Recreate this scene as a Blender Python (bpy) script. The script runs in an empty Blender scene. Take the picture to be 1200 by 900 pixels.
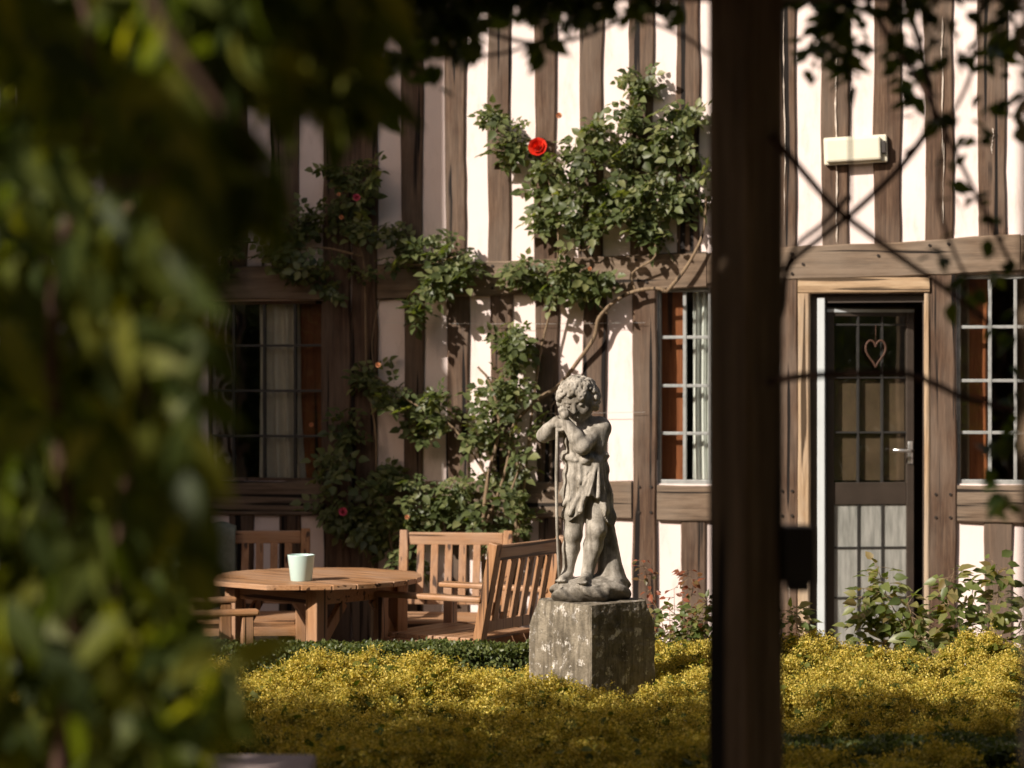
import bpy, bmesh, math, random
import numpy as np
from mathutils import Vector, Matrix
R = math.radians
random.seed(7); rng = np.random.default_rng(7)
C = bpy.context.scene.collection
sc = bpy.context.scene

# ------------------------------------------------------------------ camera, sky, sun, exposure
EYE = 1.64; F = 2665.0
cam_d = bpy.data.cameras.new('camera'); cam = bpy.data.objects.new('camera', cam_d); C.objects.link(cam)
cam.location = (0, 0, EYE); cam.rotation_euler = (R(90), 0, 0)
cam_d.sensor_width = 36; cam_d.lens = 36 * F / 1200
cam_d.clip_start = 0.05; cam_d.clip_end = 500
cam_d.dof.use_dof = True; cam_d.dof.focus_distance = 9.25; cam_d.dof.aperture_fstop = 2.6
sc.camera = cam
SUN_AZ, SUN_EL = 50, 31          # degrees left of straight-behind the viewer; elevation
w = bpy.data.worlds.new('World'); sc.world = w; w.use_nodes = True
wn = w.node_tree.nodes; wl = w.node_tree.links
sky = wn.new('ShaderNodeTexSky'); sky.sky_type = 'NISHITA'; sky.sun_disc = False
sky.sun_elevation = R(SUN_EL); sky.sun_rotation = R(180 + SUN_AZ); sky.dust_density = 2.0
hs = wn.new('ShaderNodeMix'); hs.data_type = 'RGBA'; hs.blend_type = 'MULTIPLY'; hs.inputs[0].default_value = 1; hs.inputs[7].default_value = (1.22, .98, .80, 1)
wl.new(sky.outputs[0], hs.inputs[6]); wl.new(hs.outputs[2], wn['Background'].inputs[0]); wn['Background'].inputs[1].default_value = 0.075
sd = bpy.data.lights.new('sun', 'SUN'); sd.energy = 5.0; sd.angle = R(0.53); sd.color = (1, .905, .80)
so = bpy.data.objects.new('sun', sd); C.objects.link(so)
sdir = Vector((math.sin(R(SUN_AZ)) * math.cos(R(SUN_EL)), math.cos(R(SUN_AZ)) * math.cos(R(SUN_EL)), -math.sin(R(SUN_EL))))
so.rotation_euler = sdir.to_track_quat('-Z', 'Y').to_euler()
sc.view_settings.view_transform = 'Standard'; sc.view_settings.look = 'None'
sc.view_settings.exposure = 0.47; sc.view_settings.gamma = 1

# ------------------------------------------------------------------ helpers: objects
def tag(o, label=None, cat=None, group=None, kind=None):
    if label: o['label'] = label
    if cat: o['category'] = cat
    if group: o['group'] = group
    if kind: o['kind'] = kind
    return o
def thing(name, label, cat, loc=(0, 0, 0), rz=0, group=None):
    o = bpy.data.objects.new(name, None); C.objects.link(o); o.empty_display_size = .1
    o.location = loc; o.rotation_euler = (0, 0, rz)
    return tag(o, label, cat, group)
def link(name, me, mat, parent=None):
    o = bpy.data.objects.new(name, me); C.objects.link(o)
    if mat is not None: me.materials.append(mat)
    if parent is not None: o.parent = parent
    return o
def copy_tree(o, parent=None):
    c = o.copy(); C.objects.link(c); c.parent = parent
    for ch in [x for x in bpy.data.objects if x.parent == o]: copy_tree(ch, c)
    return c
class MB:
    """collects boxes, bars, tubes into one mesh"""
    def __init__(s): s.v = []; s.f = []
    def add(s, v, f):
        k = len(s.v); s.v += [tuple(map(float, p)) for p in v]; s.f += [tuple(i + k for i in q) for q in f]; return s
    def box(s, x0, x1, y0, y1, z0, z1, M=None, b=0.0):
        if b <= 0:
            v = [(x, y, z) for x in (x0, x1) for y in (y0, y1) for z in (z0, z1)]
            f = [(0, 1, 3, 2), (4, 6, 7, 5), (0, 4, 5, 1), (2, 3, 7, 6), (0, 2, 6, 4), (1, 5, 7, 3)]
        else:
            bm = bmesh.new(); bmesh.ops.create_cube(bm, size=1)
            for q in bm.verts: q.co = Vector(((x0 + x1) / 2 + q.co.x * (x1 - x0), (y0 + y1) / 2 + q.co.y * (y1 - y0), (z0 + z1) / 2 + q.co.z * (z1 - z0)))
            bmesh.ops.bevel(bm, geom=bm.edges[:], offset=b, segments=2, affect='EDGES', profile=.5)
            bm.verts.index_update(); v = [q.co.copy() for q in bm.verts]; f = [[q.index for q in g.verts] for g in bm.faces]; bm.free()
        if M is not None: v = [M @ Vector(p) for p in v]
        return s.add(v, f)
    def bar(s, p0, p1, wx, wy, b=.004, up=(0, 0, 1)):
        p0 = Vector(p0); p1 = Vector(p1); d = p1 - p0; L = d.length; z = d.normalized()
        x = Vector(up).cross(z)
        if x.length < 1e-3: x = Vector((1, 0, 0)).cross(z)
        if x.length < 1e-3: x = Vector((0, 1, 0)).cross(z)
        x.normalize(); y = z.cross(x)
        M = Matrix((x, y, z)).transposed().to_4x4(); M.translation = p0
        return s.box(-wx / 2, wx / 2, -wy / 2, wy / 2, 0, L, M, b)
    def tube(s, pts, rad, n=6):
        pts = [Vector(p) for p in pts]
        if not hasattr(rad, '__len__'): rad = [rad] * len(pts)
        k = len(s.v); ref = None
        for i, p in enumerate(pts):
            d = (pts[min(i + 1, len(pts) - 1)] - pts[max(i - 1, 0)]).normalized()
            if ref is None: ref = d.orthogonal().normalized()
            ref = (ref - d * ref.dot(d)).normalized(); q = d.cross(ref)
            for j in range(n):
                a = 2 * math.pi * j / n
                s.v.append(tuple(p + (ref * math.cos(a) + q * math.sin(a)) * rad[i]))
        for i in range(len(pts) - 1):
            for j in range(n):
                a = k + i * n + j; b = k + i * n + (j + 1) % n
                s.f.append((a, b, b + n, a + n))
        s.f.append(tuple(k + j for j in range(n))[::-1]); s.f.append(tuple(k + (len(pts) - 1) * n + j for j in range(n)))
        return s
    def build(s, name, mat, parent=None, smooth=False):
        me = bpy.data.meshes.new(name); me.from_pydata(s.v, [], s.f); me.update()
        bm = bmesh.new(); bm.from_mesh(me); bmesh.ops.recalc_face_normals(bm, faces=bm.faces); bm.to_mesh(me); bm.free()
        if smooth: me.polygons.foreach_set('use_smooth', [True] * len(me.polygons))
        return link(name, me, mat, parent)
def np_mesh(name, V, faces_flat, totals, mat, parent=None, smooth=False):
    me = bpy.data.meshes.new(name)
    me.vertices.add(len(V)); me.vertices.foreach_set('co', V.astype(np.float32).ravel())
    me.loops.add(len(faces_flat)); me.loops.foreach_set('vertex_index', faces_flat.astype(np.int32))
    me.polygons.add(len(totals)); st = np.concatenate([[0], np.cumsum(totals)[:-1]])
    me.polygons.foreach_set('loop_start', st.astype(np.int32)); me.polygons.foreach_set('loop_total', totals.astype(np.int32))
    if smooth: me.polygons.foreach_set('use_smooth', np.ones(len(totals), bool))
    me.update(calc_edges=True); me.validate()
    return link(name, me, mat, parent)
def smooth_path(pts, n=6):
    """Catmull-Rom through points"""
    P = [Vector(p) for p in pts]; out = []
    P = [P[0] * 2 - P[1]] + P + [P[-1] * 2 - P[-2]]
    for i in range(1, len(P) - 2):
        for k in range(n):
            t = k / n; a, b, c, d = P[i - 1], P[i], P[i + 1], P[i + 2]
            out.append(.5 * ((2 * b) + (c - a) * t + (2 * a - 5 * b + 4 * c - d) * t * t + (3 * b - a - 3 * c + d) * t ** 3))
    out.append(P[-2]); return out

# ------------------------------------------------------------------ helpers: materials
def mat_new(name):
    m = bpy.data.materials.new(name); m.use_nodes = True; nt = m.node_tree; nt.nodes.clear()
    out = nt.nodes.new('ShaderNodeOutputMaterial'); return m, nt, out
def N(nt, t, **k):
    n = nt.nodes.new(t)
    for a, b in k.items():
        if hasattr(n, a): setattr(n, a, b)
        else: n.inputs[a].default_value = b
    return n
def ramp(nt, fac, stops):
    r = nt.nodes.new('ShaderNodeValToRGB'); cr = r.color_ramp
    while len(cr.elements) < len(stops): cr.elements.new(.5)
    for e, (p, c) in zip(cr.elements, stops): e.position = p; e.color = (*c, 1) if len(c) == 3 else c
    nt.links.new(fac, r.inputs[0]); return r.outputs[0]
def mix(nt, fac, a, b, mode='MIX'):
    m = nt.nodes.new('ShaderNodeMix'); m.data_type = 'RGBA'; m.blend_type = mode
    for s, i in ((fac, 0), (a, 6), (b, 7)):
        if hasattr(s, 'links'): nt.links.new(s, m.inputs[i])
        else: m.inputs[i].default_value = s if i == 0 else (*s, 1)
    return m.outputs[2]
def noise(nt, scale, stretch=(1, 1, 1), detail=5, rough=.6, loc=(0, 0, 0)):
    tc = nt.nodes.new('ShaderNodeTexCoord'); mp = nt.nodes.new('ShaderNodeMapping')
    mp.inputs['Scale'].default_value = stretch; mp.inputs['Location'].default_value = loc
    n = nt.nodes.new('ShaderNodeTexNoise'); n.inputs['Scale'].default_value = scale; n.inputs['Detail'].default_value = detail
    n.inputs['Roughness'].default_value = rough
    nt.links.new(tc.outputs['Object'], mp.inputs[0]); nt.links.new(mp.outputs[0], n.inputs['Vector']); return n.outputs['Fac']
def finish(nt, out, col, rough=.7, bump=None, bstr=.3, bdist=.01, spec=.3, metal=0):
    p = nt.nodes.new('ShaderNodeBsdfPrincipled')
    if hasattr(col, 'links'): nt.links.new(col, p.inputs['Base Color'])
    else: p.inputs['Base Color'].default_value = (*col, 1)
    if hasattr(rough, 'links'): nt.links.new(rough, p.inputs['Roughness'])
    else: p.inputs['Roughness'].default_value = rough
    p.inputs['Specular IOR Level'].default_value = spec; p.inputs['Metallic'].default_value = metal
    if bump is not None:
        b = nt.nodes.new('ShaderNodeBump'); b.inputs['Strength'].default_value = bstr; b.inputs['Distance'].default_value = bdist
        nt.links.new(bump, b.inputs['Height']); nt.links.new(b.outputs[0], p.inputs['Normal'])
    nt.links.new(p.outputs[0], out.inputs[0]); return p
def wood(name, dark, mid, light, axis='z', scale=1.0, rough=.75, spec=.25, grey=None, bd=.006):
    m, nt, out = mat_new(name)
    st = {'z': (1, 1, .05), 'x': (.05, 1, 1), 'y': (1, .05, 1)}[axis]
    g = mix(nt, .35, noise(nt, 48 * scale, st, 6, .65), noise(nt, 150 * scale, st, 4, .7, (5, 1, 2))); [setattr(q.inputs['Distortion'], 'default_value', .5) for q in nt.nodes if q.type == 'TEX_NOISE']; g2 = noise(nt, 3.2 * scale, (1, 1, .5) if axis == 'z' else (.5, 1, 1), 4)
    col = ramp(nt, g, [(.28, dark), (.5, mid), (.72, light)])
    if grey:
        col = mix(nt, ramp(nt, g2, [(.42, (0, 0, 0)), (.62, (1, 1, 1))]), col, mix(nt, .55, grey, col))
    st2 = tuple(a * .6 if a < .5 else a for a in st)
    cr = noise(nt, 26 * scale, st2, 2, .4, (3, 7, 1)); crk = ramp(nt, cr, [(.345, (0, 0, 0)), (.38, (1, 1, 1))])
    col = mix(nt, crk, tuple(c * .35 for c in dark), col)
    h = mix(nt, .6, g, crk, 'MULTIPLY')
    finish(nt, out, col, rough, h, .7, bd, spec); return m
def flat(name, col, rough=.6, spec=.3, var=.15, sc_=8, metal=0, bump=0):
    m, nt, out = mat_new(name); n = noise(nt, sc_, detail=5)
    c = ramp(nt, n, [(.3, tuple(max(0, a * (1 - var)) for a in col)), (.7, tuple(min(1, a * (1 + var)) for a in col))])
    finish(nt, out, c, rough, n if bump else None, bump, .004, spec, metal); return m
def leafmat(name, cols, rough=.42, trans=.35, spec=.5, tcol=None):
    """per-leaf colour variation, thin translucent blade"""
    m, nt, out = mat_new(name); ge = nt.nodes.new('ShaderNodeNewGeometry')
    k = len(cols); c = ramp(nt, ge.outputs['Random Per Island'], [(i / max(1, k - 1), q) for i, q in enumerate(cols)])
    n = noise(nt, 2.2, detail=3); c = mix(nt, ramp(nt, n, [(.35, (.72, .72, .72)), (.65, (1.2, 1.2, 1.2))]), (0, 0, 0), c) if False else c
    p = nt.nodes.new('ShaderNodeBsdfPrincipled'); nt.links.new(c, p.inputs['Base Color']); p.inputs['Roughness'].default_value = rough
    p.inputs['Specular IOR Level'].default_value = spec
    t = nt.nodes.new('ShaderNodeBsdfTranslucent')
    tc = mix(nt, 1.0, c, tcol or (1.9, 2.0, .55), 'MULTIPLY'); nt.links.new(tc, t.inputs[0])
    mx = nt.nodes.new('ShaderNodeMixShader'); mx.inputs[0].default_value = trans
    nt.links.new(p.outputs[0], mx.inputs[1]); nt.links.new(t.outputs[0], mx.inputs[2]); nt.links.new(mx.outputs[0], out.inputs[0]); return m

M = {}
M['stud'] = wood('oak_upright', (.016, .009, .006), (.080, .046, .028), (.19, .122, .078), 'z', 1, grey=(.17, .135, .105))
M['beam'] = wood('oak_level', (.04, .027, .018), (.145, .10, .066), (.27, .20, .14), 'x', 1, grey=(.24, .195, .15))
M['frame'] = wood('oak_new', (.17, .11, .06), (.36, .25, .15), (.50, .38, .25), 'z', 1.2, grey=(.38, .33, .27))
M['framex'] = wood('oak_new_level', (.17, .11, .06), (.36, .25, .15), (.50, .38, .25), 'x', 1.2)
M['teak'] = wood('teak', (.14, .062, .025), (.32, .162, .072), (.46, .265, .135), 'z', 1.6, rough=.5, spec=.4, grey=(.36, .24, .17), bd=.0015)
M['teakx'] = wood('teak_level', (.16, .072, .029), (.35, .18, .082), (.50, .295, .155), 'x', 1.6, rough=.5, spec=.4, grey=(.40, .28, .2), bd=.0015)
M['teaky'] = wood('teak_deep', (.16, .072, .029), (.35, .18, .082), (.50, .295, .155), 'y', 1.6, rough=.5, spec=.4, grey=(.40, .28, .2), bd=.0015)
M['pergola'] = wood('pergola_wood', (.05, .035, .022), (.20, .135, .085), (.36, .25, .165), 'z', .8, rough=.8)
M['pergolax'] = wood('pergola_wood_level', (.05, .035, .022), (.20, .135, .085), (.36, .25, .165), 'x', .8, rough=.8)
M['darkwood'] = wood('dark_inner_wood', (.10, .028, .010), (.24, .075, .028), (.34, .12, .045), 'z', .7, rough=.45)
M['bark'] = wood('rose_bark', (.09, .06, .035), (.20, .14, .085), (.32, .24, .15), 'z', 2, bd=.002)
M['vinebark'] = flat('vine_bark', (.07, .035, .022), .7, var=.4, sc_=40)
def plaster():
    m, nt, out = mat_new('limewash'); n1 = noise(nt, 2.0, detail=6); n2 = noise(nt, 70, detail=4); n3 = noise(nt, 7, (1, 1, .3), 8, .75)
    c = ramp(nt, n1, [(.3, (.74, .62, .58)), (.7, (.81, .70, .665))])
    c = mix(nt, ramp(nt, n3, [(.52, (0, 0, 0)), (.75, (.75, .75, .75))]), c, (.46, .36, .31))
    finish(nt, out, c, .9, mix(nt, .5, n2, n3), .35, .006, .15); return m
M['plaster'] = plaster()
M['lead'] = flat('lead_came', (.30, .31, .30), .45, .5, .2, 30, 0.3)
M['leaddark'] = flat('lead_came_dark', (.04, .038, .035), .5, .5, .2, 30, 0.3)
M['white'] = flat('white_paint', (.48, .52, .53), .4, .5, .05)
M['blackframe'] = flat('dark_door_paint', (.045, .034, .026), .4, .5, .2)
M['metal'] = flat('satin_steel', (.6, .6, .58), .3, .5, .1, 20, .9)
M['iron'] = flat('iron_peg', (.02, .014, .01), .7, .3, .3)
M['room'] = flat('room_paint', (.26, .18, .12), .9, .1, .2)
M['cloth'] = flat('curtain_cloth', (.72, .72, .70), .9, .1, .06, 20)
M['cloth2'] = flat('cream_curtain_cloth', (.78, .70, .60), .9, .1, .06, 20)
M['crack'] = flat('lime_filler', (.62, .54, .46), .9, .1, .2, 40)
def glass(name, gl=.14, tint=(.95, .97, .95), ior=1.5):
    m, nt, out = mat_new(name); t = N(nt, 'ShaderNodeBsdfTransparent'); t.inputs[0].default_value = (*tint, 1)
    g = N(nt, 'ShaderNodeBsdfGlossy'); g.inputs['Roughness'].default_value = .02
    lw_ = N(nt, 'ShaderNodeLayerWeight'); lw_.inputs[0].default_value = .5
    fr = N(nt, 'ShaderNodeMath', operation='POWER'); nt.links.new(lw_.outputs['Facing'], fr.inputs[0]); fr.inputs[1].default_value = 5
    b = N(nt, 'ShaderNodeBump'); b.inputs['Strength'].default_value = .12; b.inputs['Distance'].default_value = .02; nt.links.new(noise(nt, 5, detail=1), b.inputs['Height'])
    nt.links.new(b.outputs[0], g.inputs['Normal'])
    a = N(nt, 'ShaderNodeMath', operation='ADD'); nt.links.new(fr.outputs[0], a.inputs[0]); a.inputs[1].default_value = gl
    mx = N(nt, 'ShaderNodeMixShader'); nt.links.new(a.outputs[0], mx.inputs[0]); nt.links.new(t.outputs[0], mx.inputs[1]); nt.links.new(g.outputs[0], mx.inputs[2])
    nt.links.new(mx.outputs[0], out.inputs[0]); return m
M['glass'] = glass('window_glass', .05); M['oldglass'] = glass('old_window_glass', .16)
def frosted():
    m, nt, out = mat_new('frosted_glass_reflections'); n = noise(nt, 40, (1, 1, .12), 5)
    finish(nt, out, ramp(nt, n, [(.35, (.20, .205, .185)), (.65, (.36, .36, .33))]), .35, n, .5, .004, .6); return m  # vertical streaks in the colour imitate reflections on the frosted glass
M['frosted'] = frosted()
def stone(name, a, b, lich, moss, lo=.60, scale=1.0, bd=.006, streak=0.0, basez=0.0):
    m, nt, out = mat_new(name); n1 = noise(nt, 7 * scale, detail=8, rough=.7); n2 = noise(nt, 70 * scale, detail=5)
    n3 = noise(nt, 16 * scale, detail=6, rough=.75, loc=(4, 2, 9)); n4 = noise(nt, 5 * scale, detail=5, loc=(1, 8, 3))
    c = ramp(nt, n1, [(.3, a), (.7, b)])
    c = mix(nt, ramp(nt, n4, [(.5, (0, 0, 0)), (.68, (.75, .75, .75))]), c, moss)
    c = mix(nt, ramp(nt, n3, [(lo, (0, 0, 0)), (lo + .05, (.9, .9, .9))]), c, lich)
    c = mix(nt, ramp(nt, n2, [(.3, (.45, .45, .45)), (.5, (0, 0, 0))]), c, tuple(x * .4 for x in a))
    if streak:
        st_ = noise(nt, 34, (1, 1, .12), 5, .6); c = mix(nt, ramp(nt, st_, [(.46, (0, 0, 0)), (.60, (streak,) * 3)]), c, (.07, .058, .042))
    if basez:
        tc = nt.nodes.new('ShaderNodeTexCoord'); sx = nt.nodes.new('ShaderNodeSeparateXYZ'); nt.links.new(tc.outputs['Object'], sx.inputs[0])
        ad = nt.nodes.new('ShaderNodeMath'); ad.operation = 'MULTIPLY_ADD'; nt.links.new(n3, ad.inputs[0]); ad.inputs[1].default_value = .14; nt.links.new(sx.outputs[2], ad.inputs[2])
        c = mix(nt, ramp(nt, ad.outputs[0], [(basez + .04, (.8, .8, .8)), (basez + .10, (0, 0, 0))]), c, (.075, .062, .045))
    finish(nt, out, c, .88, mix(nt, .5, n1, n2), .6, bd, .2); return m
M['statue'] = stone('weathered_statue_stone', (.27, .245, .205), (.50, .46, .395), (.56, .53, .46), (.12, .10, .07), .66, 2.2, .003, .5, .06)
M['pedestal'] = stone('lichened_pedestal_stone', (.15, .125, .09), (.31, .27, .205), (.68, .64, .58), (.055, .045, .03), .565, 1.3, .014, .6)
M['coping'] = stone('pink_coping_stone', (.40, .30, .27), (.52, .42, .39), (.6, .55, .52), (.3, .24, .2), .66)
M['cup'] = flat('mint_glaze', (.50, .66, .62), .3, .5, .03, 15)
M['lampbody'] = flat('cream_lamp_plastic', (.66, .63, .50), .45, .5, .05)
M['grey'] = flat('grey_box', (.035, .03, .027), .6)
M['reflection_panel'] = flat('brown_reflection_tone', (.10, .066, .042), .9, .1, .25, 6)
M['throw'] = flat('sage_throw_cloth', (.16, .18, .15), .95, .1, .2, 30)
def ground():
    m, nt, out = mat_new('soil_and_path'); n = noise(nt, 9, detail=8, rough=.7); n2 = noise(nt, 90, detail=3)
    finish(nt, out, ramp(nt, n, [(.3, (.035, .026, .018)), (.7, (.09, .07, .05))]), .95, n2, .6, .02, .1); return m
M['soil'] = ground()
def paving():
    m, nt, out = mat_new('brick_paving'); tc = N(nt, 'ShaderNodeTexCoord'); b = N(nt, 'ShaderNodeTexBrick'); nt.links.new(tc.outputs['Object'], b.inputs[0])
    b.inputs['Scale'].default_value = 4; b.inputs['Color1'].default_value = (.2, .13, .1, 1); b.inputs['Color2'].default_value = (.28, .2, .16, 1); b.inputs['Mortar'].default_value = (.12, .1, .08, 1)
    finish(nt, out, mix(nt, noise(nt, 12), b.outputs[0], (.15, .12, .09)), .85, b.outputs['Fac'], -.4, .01); return m
M['paving'] = paving()
def tiles():
    m, nt, out = mat_new('clay_roof_tile'); tc = N(nt, 'ShaderNodeTexCoord'); b = N(nt, 'ShaderNodeTexBrick'); nt.links.new(tc.outputs['Object'], b.inputs[0])
    b.inputs['Scale'].default_value = 5; b.inputs['Color1'].default_value = (.2, .09, .05, 1); b.inputs['Color2'].default_value = (.13, .06, .04, 1); b.inputs['Mortar'].default_value = (.03, .02, .02, 1)
    finish(nt, out, b.outputs[0], .85); return m
M['tiles'] = tiles()
M['roseleaf'] = leafmat('rose_leaf', [(.045, .060, .020), (.075, .098, .034), (.115, .14, .052), (.20, .21, .09)], .45, .34, .42)
M['shrubleaf'] = leafmat('shrub_leaf', [(.06, .085, .024), (.11, .145, .04), (.19, .21, .07), (.20, .14, .06)], .42, .4)
M['redleaf'] = leafmat('young_red_leaf', [(.08, .10, .03), (.20, .07, .035), (.30, .10, .05)], .42, .4, tcol=(1.8, 1.2, .6))
M['boxleaf'] = leafmat('box_leaf', [(.045, .065, .018), (.085, .11, .03), (.15, .165, .05)], .45, .25, .4)
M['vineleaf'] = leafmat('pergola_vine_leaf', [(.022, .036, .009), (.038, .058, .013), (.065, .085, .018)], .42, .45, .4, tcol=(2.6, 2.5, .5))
M['weepleaf'] = leafmat('long_leaf', [(.03, .045, .012), (.055, .075, .018), (.10, .12, .024), (.18, .18, .03)], .5, .5, .18, tcol=(2.6, 2.5, .45))
M['mantle'] = leafmat('mantle_flower', [(.21, .195, .035), (.38, .33, .055), (.60, .475, .09), (.82, .68, .21)], .7, .4, .2, tcol=(1.3, 1.2, .4))
M['mantleleaf'] = leafmat('mantle_leaf', [(.05, .07, .015), (.09, .11, .02), (.15, .155, .025)], .6, .3, .2)
M['red'] = leafmat('red_petal', [(.55, .018, .008), (.78, .05, .02)], .5, .3, .3, tcol=(1.2, .6, .4))
M['pink'] = leafmat('pink_petal', [(.55, .07, .15), (.7, .14, .2)], .5, .3, .3, tcol=(1, 1, 1))
M['peach'] = leafmat('peach_petal', [(.6, .25, .12), (.7, .38, .2)], .5, .3, .3, tcol=(1, 1, 1))

# ------------------------------------------------------------------ helpers: leaves
def leaf_tpl(W=.5, fold=.12, droop=.15, notch=False):
    v = [(0, 0, 0), (.33, 0, -droop * .1), (.68, 0, -droop * .45), (1, 0, -droop)]
    for s in (1, -1): v += [(.26, s * W / 2, fold * W), (.60, s * W * .42, fold * W - droop * .35)]
    f = [(0, 1, 4), (1, 2, 5, 4), (2, 3, 5), (0, 6, 1), (1, 6, 7, 2), (2, 7, 3)]
    return np.array(v, float), f
def compound_tpl():
    lv, lf = leaf_tpl(.68, .15, .12); V = []; Fc = []
    spots = [(.95, 0, 0, 1.0), (.62, .05, 60, .9), (.62, -.05, -60, .9), (.28, .04, 70, .75), (.28, -.04, -70, .75)]
    for (x, y, a, s) in spots:
        ca, sa = math.cos(R(a)), math.sin(R(a)); k = sum(len(q) for q in V)
        q = lv * s * .62; q = np.stack([q[:, 0] * ca - q[:, 1] * sa + x, q[:, 0] * sa + q[:, 1] * ca + y, q[:, 2] - .12 * x * x], 1)
        V.append(q); Fc += [tuple(i + k for i in t) for t in lf]
    k = sum(len(q) for q in V); V.append(np.array([(0, .012, 0), (0, -.012, 0), (.97, -.006, -.11), (.97, .006, -.11)])); Fc.append((k, k + 1, k + 2, k + 3))
    return np.concatenate(V), Fc
LEAF = leaf_tpl(.55); LONG = leaf_tpl(.36, .1, .22); ROUND = leaf_tpl(.9, .1, .1); ROSE = compound_tpl(); BOXL = leaf_tpl(.6, .1, .1)
def froth_tpl(n=9, seed=3):
    g = np.random.default_rng(seed); V = []; Fc = []
    for i in range(n):
        c = g.normal(size=3) * .42; a = g.normal(size=3); a /= np.linalg.norm(a); b = np.cross(a, g.normal(size=3)); b /= np.linalg.norm(b); k = len(V)
        for (p, q) in ((-.28, 0), (0, -.2), (.28, 0), (0, .2)): V.append(c + a * p + b * q)
        Fc.append((k, k + 1, k + 2, k + 3))
    return np.array(V), Fc
FROTH = froth_tpl()
def frames(D, Nn):
    D = D / np.linalg.norm(D, axis=1, keepdims=True); Y = np.cross(Nn, D); Y /= (np.linalg.norm(Y, axis=1, keepdims=True) + 1e-9)
    Z = np.cross(D, Y); return np.stack([D, Y, Z], 2)
def scatter(name, tpl, P, D, Nn, S, mat, parent=None, smooth=False):
    tv, tf = tpl; Rm = frames(D, Nn); n = len(P)
    V = np.einsum('nij,kj->nki', Rm, tv) * S[:, None, None] + P[:, None, :]
    flat_ = np.concatenate([np.array(f) for f in tf]); tot = np.array([len(f) for f in tf])
    FF = (flat_[None, :] + (np.arange(n) * len(tv))[:, None]).ravel()
    return np_mesh(name, V.reshape(-1, 3), FF, np.tile(tot, n), mat, parent, smooth)
def rvec(n): v = rng.normal(size=(n, 3)); return v / np.linalg.norm(v, axis=1, keepdims=True)

# ------------------------------------------------------------------ photo pixel -> place at a known depth
def at(px, py, d): return Vector(((px - 600) / F * d, d, EYE + (450 - py) / F * d))
WA = R(14); WS, WC = math.sin(WA), math.cos(WA); WD = 12.4
def wall(px, py, y=0.0):
    """local (u, z) on the house front, y = depth into the house (negative: in front)"""
    a = (px - 600) / F; b = (450 - py) / F
    t = (y + WD * WC) / (a * WS + WC); X, Y = t * a, t - WD
    return X * WC - Y * WS, EYE + t * b
def wl3(px, py, y=0.0):
    u, z = wall(px, py, y); return Vector((u, y, z))
HM = Matrix.Translation((0, WD, 0)) @ Matrix.Rotation(-WA, 4, 'Z')
def ww(px, py, out): return HM @ wl3(px, py, -out)

# ------------------------------------------------------------------ ground
g = MB().box(-150, 150, -150, 150, -.3, 0).build('ground', M['soil']); tag(g, kind='structure')
g = MB().box(-3.4, 6, 10.0, 13.0, .0041, .03).build('terrace_paving', M['paving']); tag(g, kind='structure')
g = MB().box(-6, 6, -4, 4.9, .0041, .03).build('pergola_path', M['paving']); tag(g, kind='structure')

# ------------------------------------------------------------------ the timber-framed house
house = thing('timber_framed_house', 'old timber-framed house with pink-white plaster between brown oak studs behind the garden', 'house', (0, WD, 0), -WA)
def timber(name, q, proud, mat, horiz=False, back=.06, wob=.004, parent=house, seg=.12):
    """q: local (u,z) corners: bottom-left, bottom-right, top-right, top-left"""
    bl, br, tr, tl = [Vector((p[0], p[1])) for p in q]
    if horiz: a0, a1, b0, b1 = bl, br, tl, tr
    else: a0, a1, b0, b1 = bl, tl, br, tr
    L = (a1 - a0).length; n = max(2, int(L / seg)); v = []; f = []; ph = random.random() * 9; fr = random.uniform(3, 6)
    for i in range(n + 1):
        t = i / n; A = a0.lerp(a1, t); B = b0.lerp(b1, t); e = (B - A).normalized()
        wa = wob * (math.sin(ph + t * L * fr) + random.uniform(-.6, .6)); wb = wob * (math.sin(ph * 2 + t * L * fr * 1.2) + random.uniform(-.6, .6))
        A = A + e * wa; B = B + e * wb; c = .007
        pr = proud + random.uniform(-.0015, .0015)
        for (P, y) in ((A, back), (A, -pr + c), (A + e * c, -pr), (A.lerp(B, .5), -pr - .001 + random.uniform(-.0015, .0015)), (B - e * c, -pr), (B, -pr + c), (B, back)): v.append((P.x, y, P.y))
    for i in range(n):
        for j in range(6): k = i * 7 + j; f.append((k, k + 1, k + 8, k + 7))
    f.append(tuple(range(7))); f.append(tuple(n * 7 + j for j in range(7)))
    return MB().add(v, f).build(name, mat, parent)
def vt(x0, x1, y0, y1, name='stud', proud=.018, mat='stud', **k):
    return timber(name, [wall(x0, y1), wall(x1, y1), wall(x1, y0), wall(x0, y0)], proud, M[mat], **k)
TOPY = -330   # continues above the picture up to the eaves
def peg(px, py, parent, proud):
    u, z = wall(px, py); v = MB().tube([(u, -proud - .006, z), (u, 0, z)], .008, 7)
    v.build('peg', M['iron'], parent)
# upper studs
for (a, b) in ((150, 176), (208, 234), (262, 290), (319, 350), (471, 496), (522, 546), (572, 598), (627, 652), (680, 707), (738, 766), (793, 820), (852, 878), (911, 933), (963, 995), (1024, 1056), (1084, 1117), (1146, 1179), (1210, 1243), (1275, 1310), (1340, 1375)):
    sl = random.uniform(-1.5, 1.5)
    vt(a, b, TOPY, 308 - (a - 560) * .048 + 3)
# wide corner post in shade with a stud beside it
vt(380, 412, TOPY, 800, 'post', .024); vt(413, 443, TOPY, 800, 'post', .03)
vt(-60, 60, TOPY, 800, 'post', .03)
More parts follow.
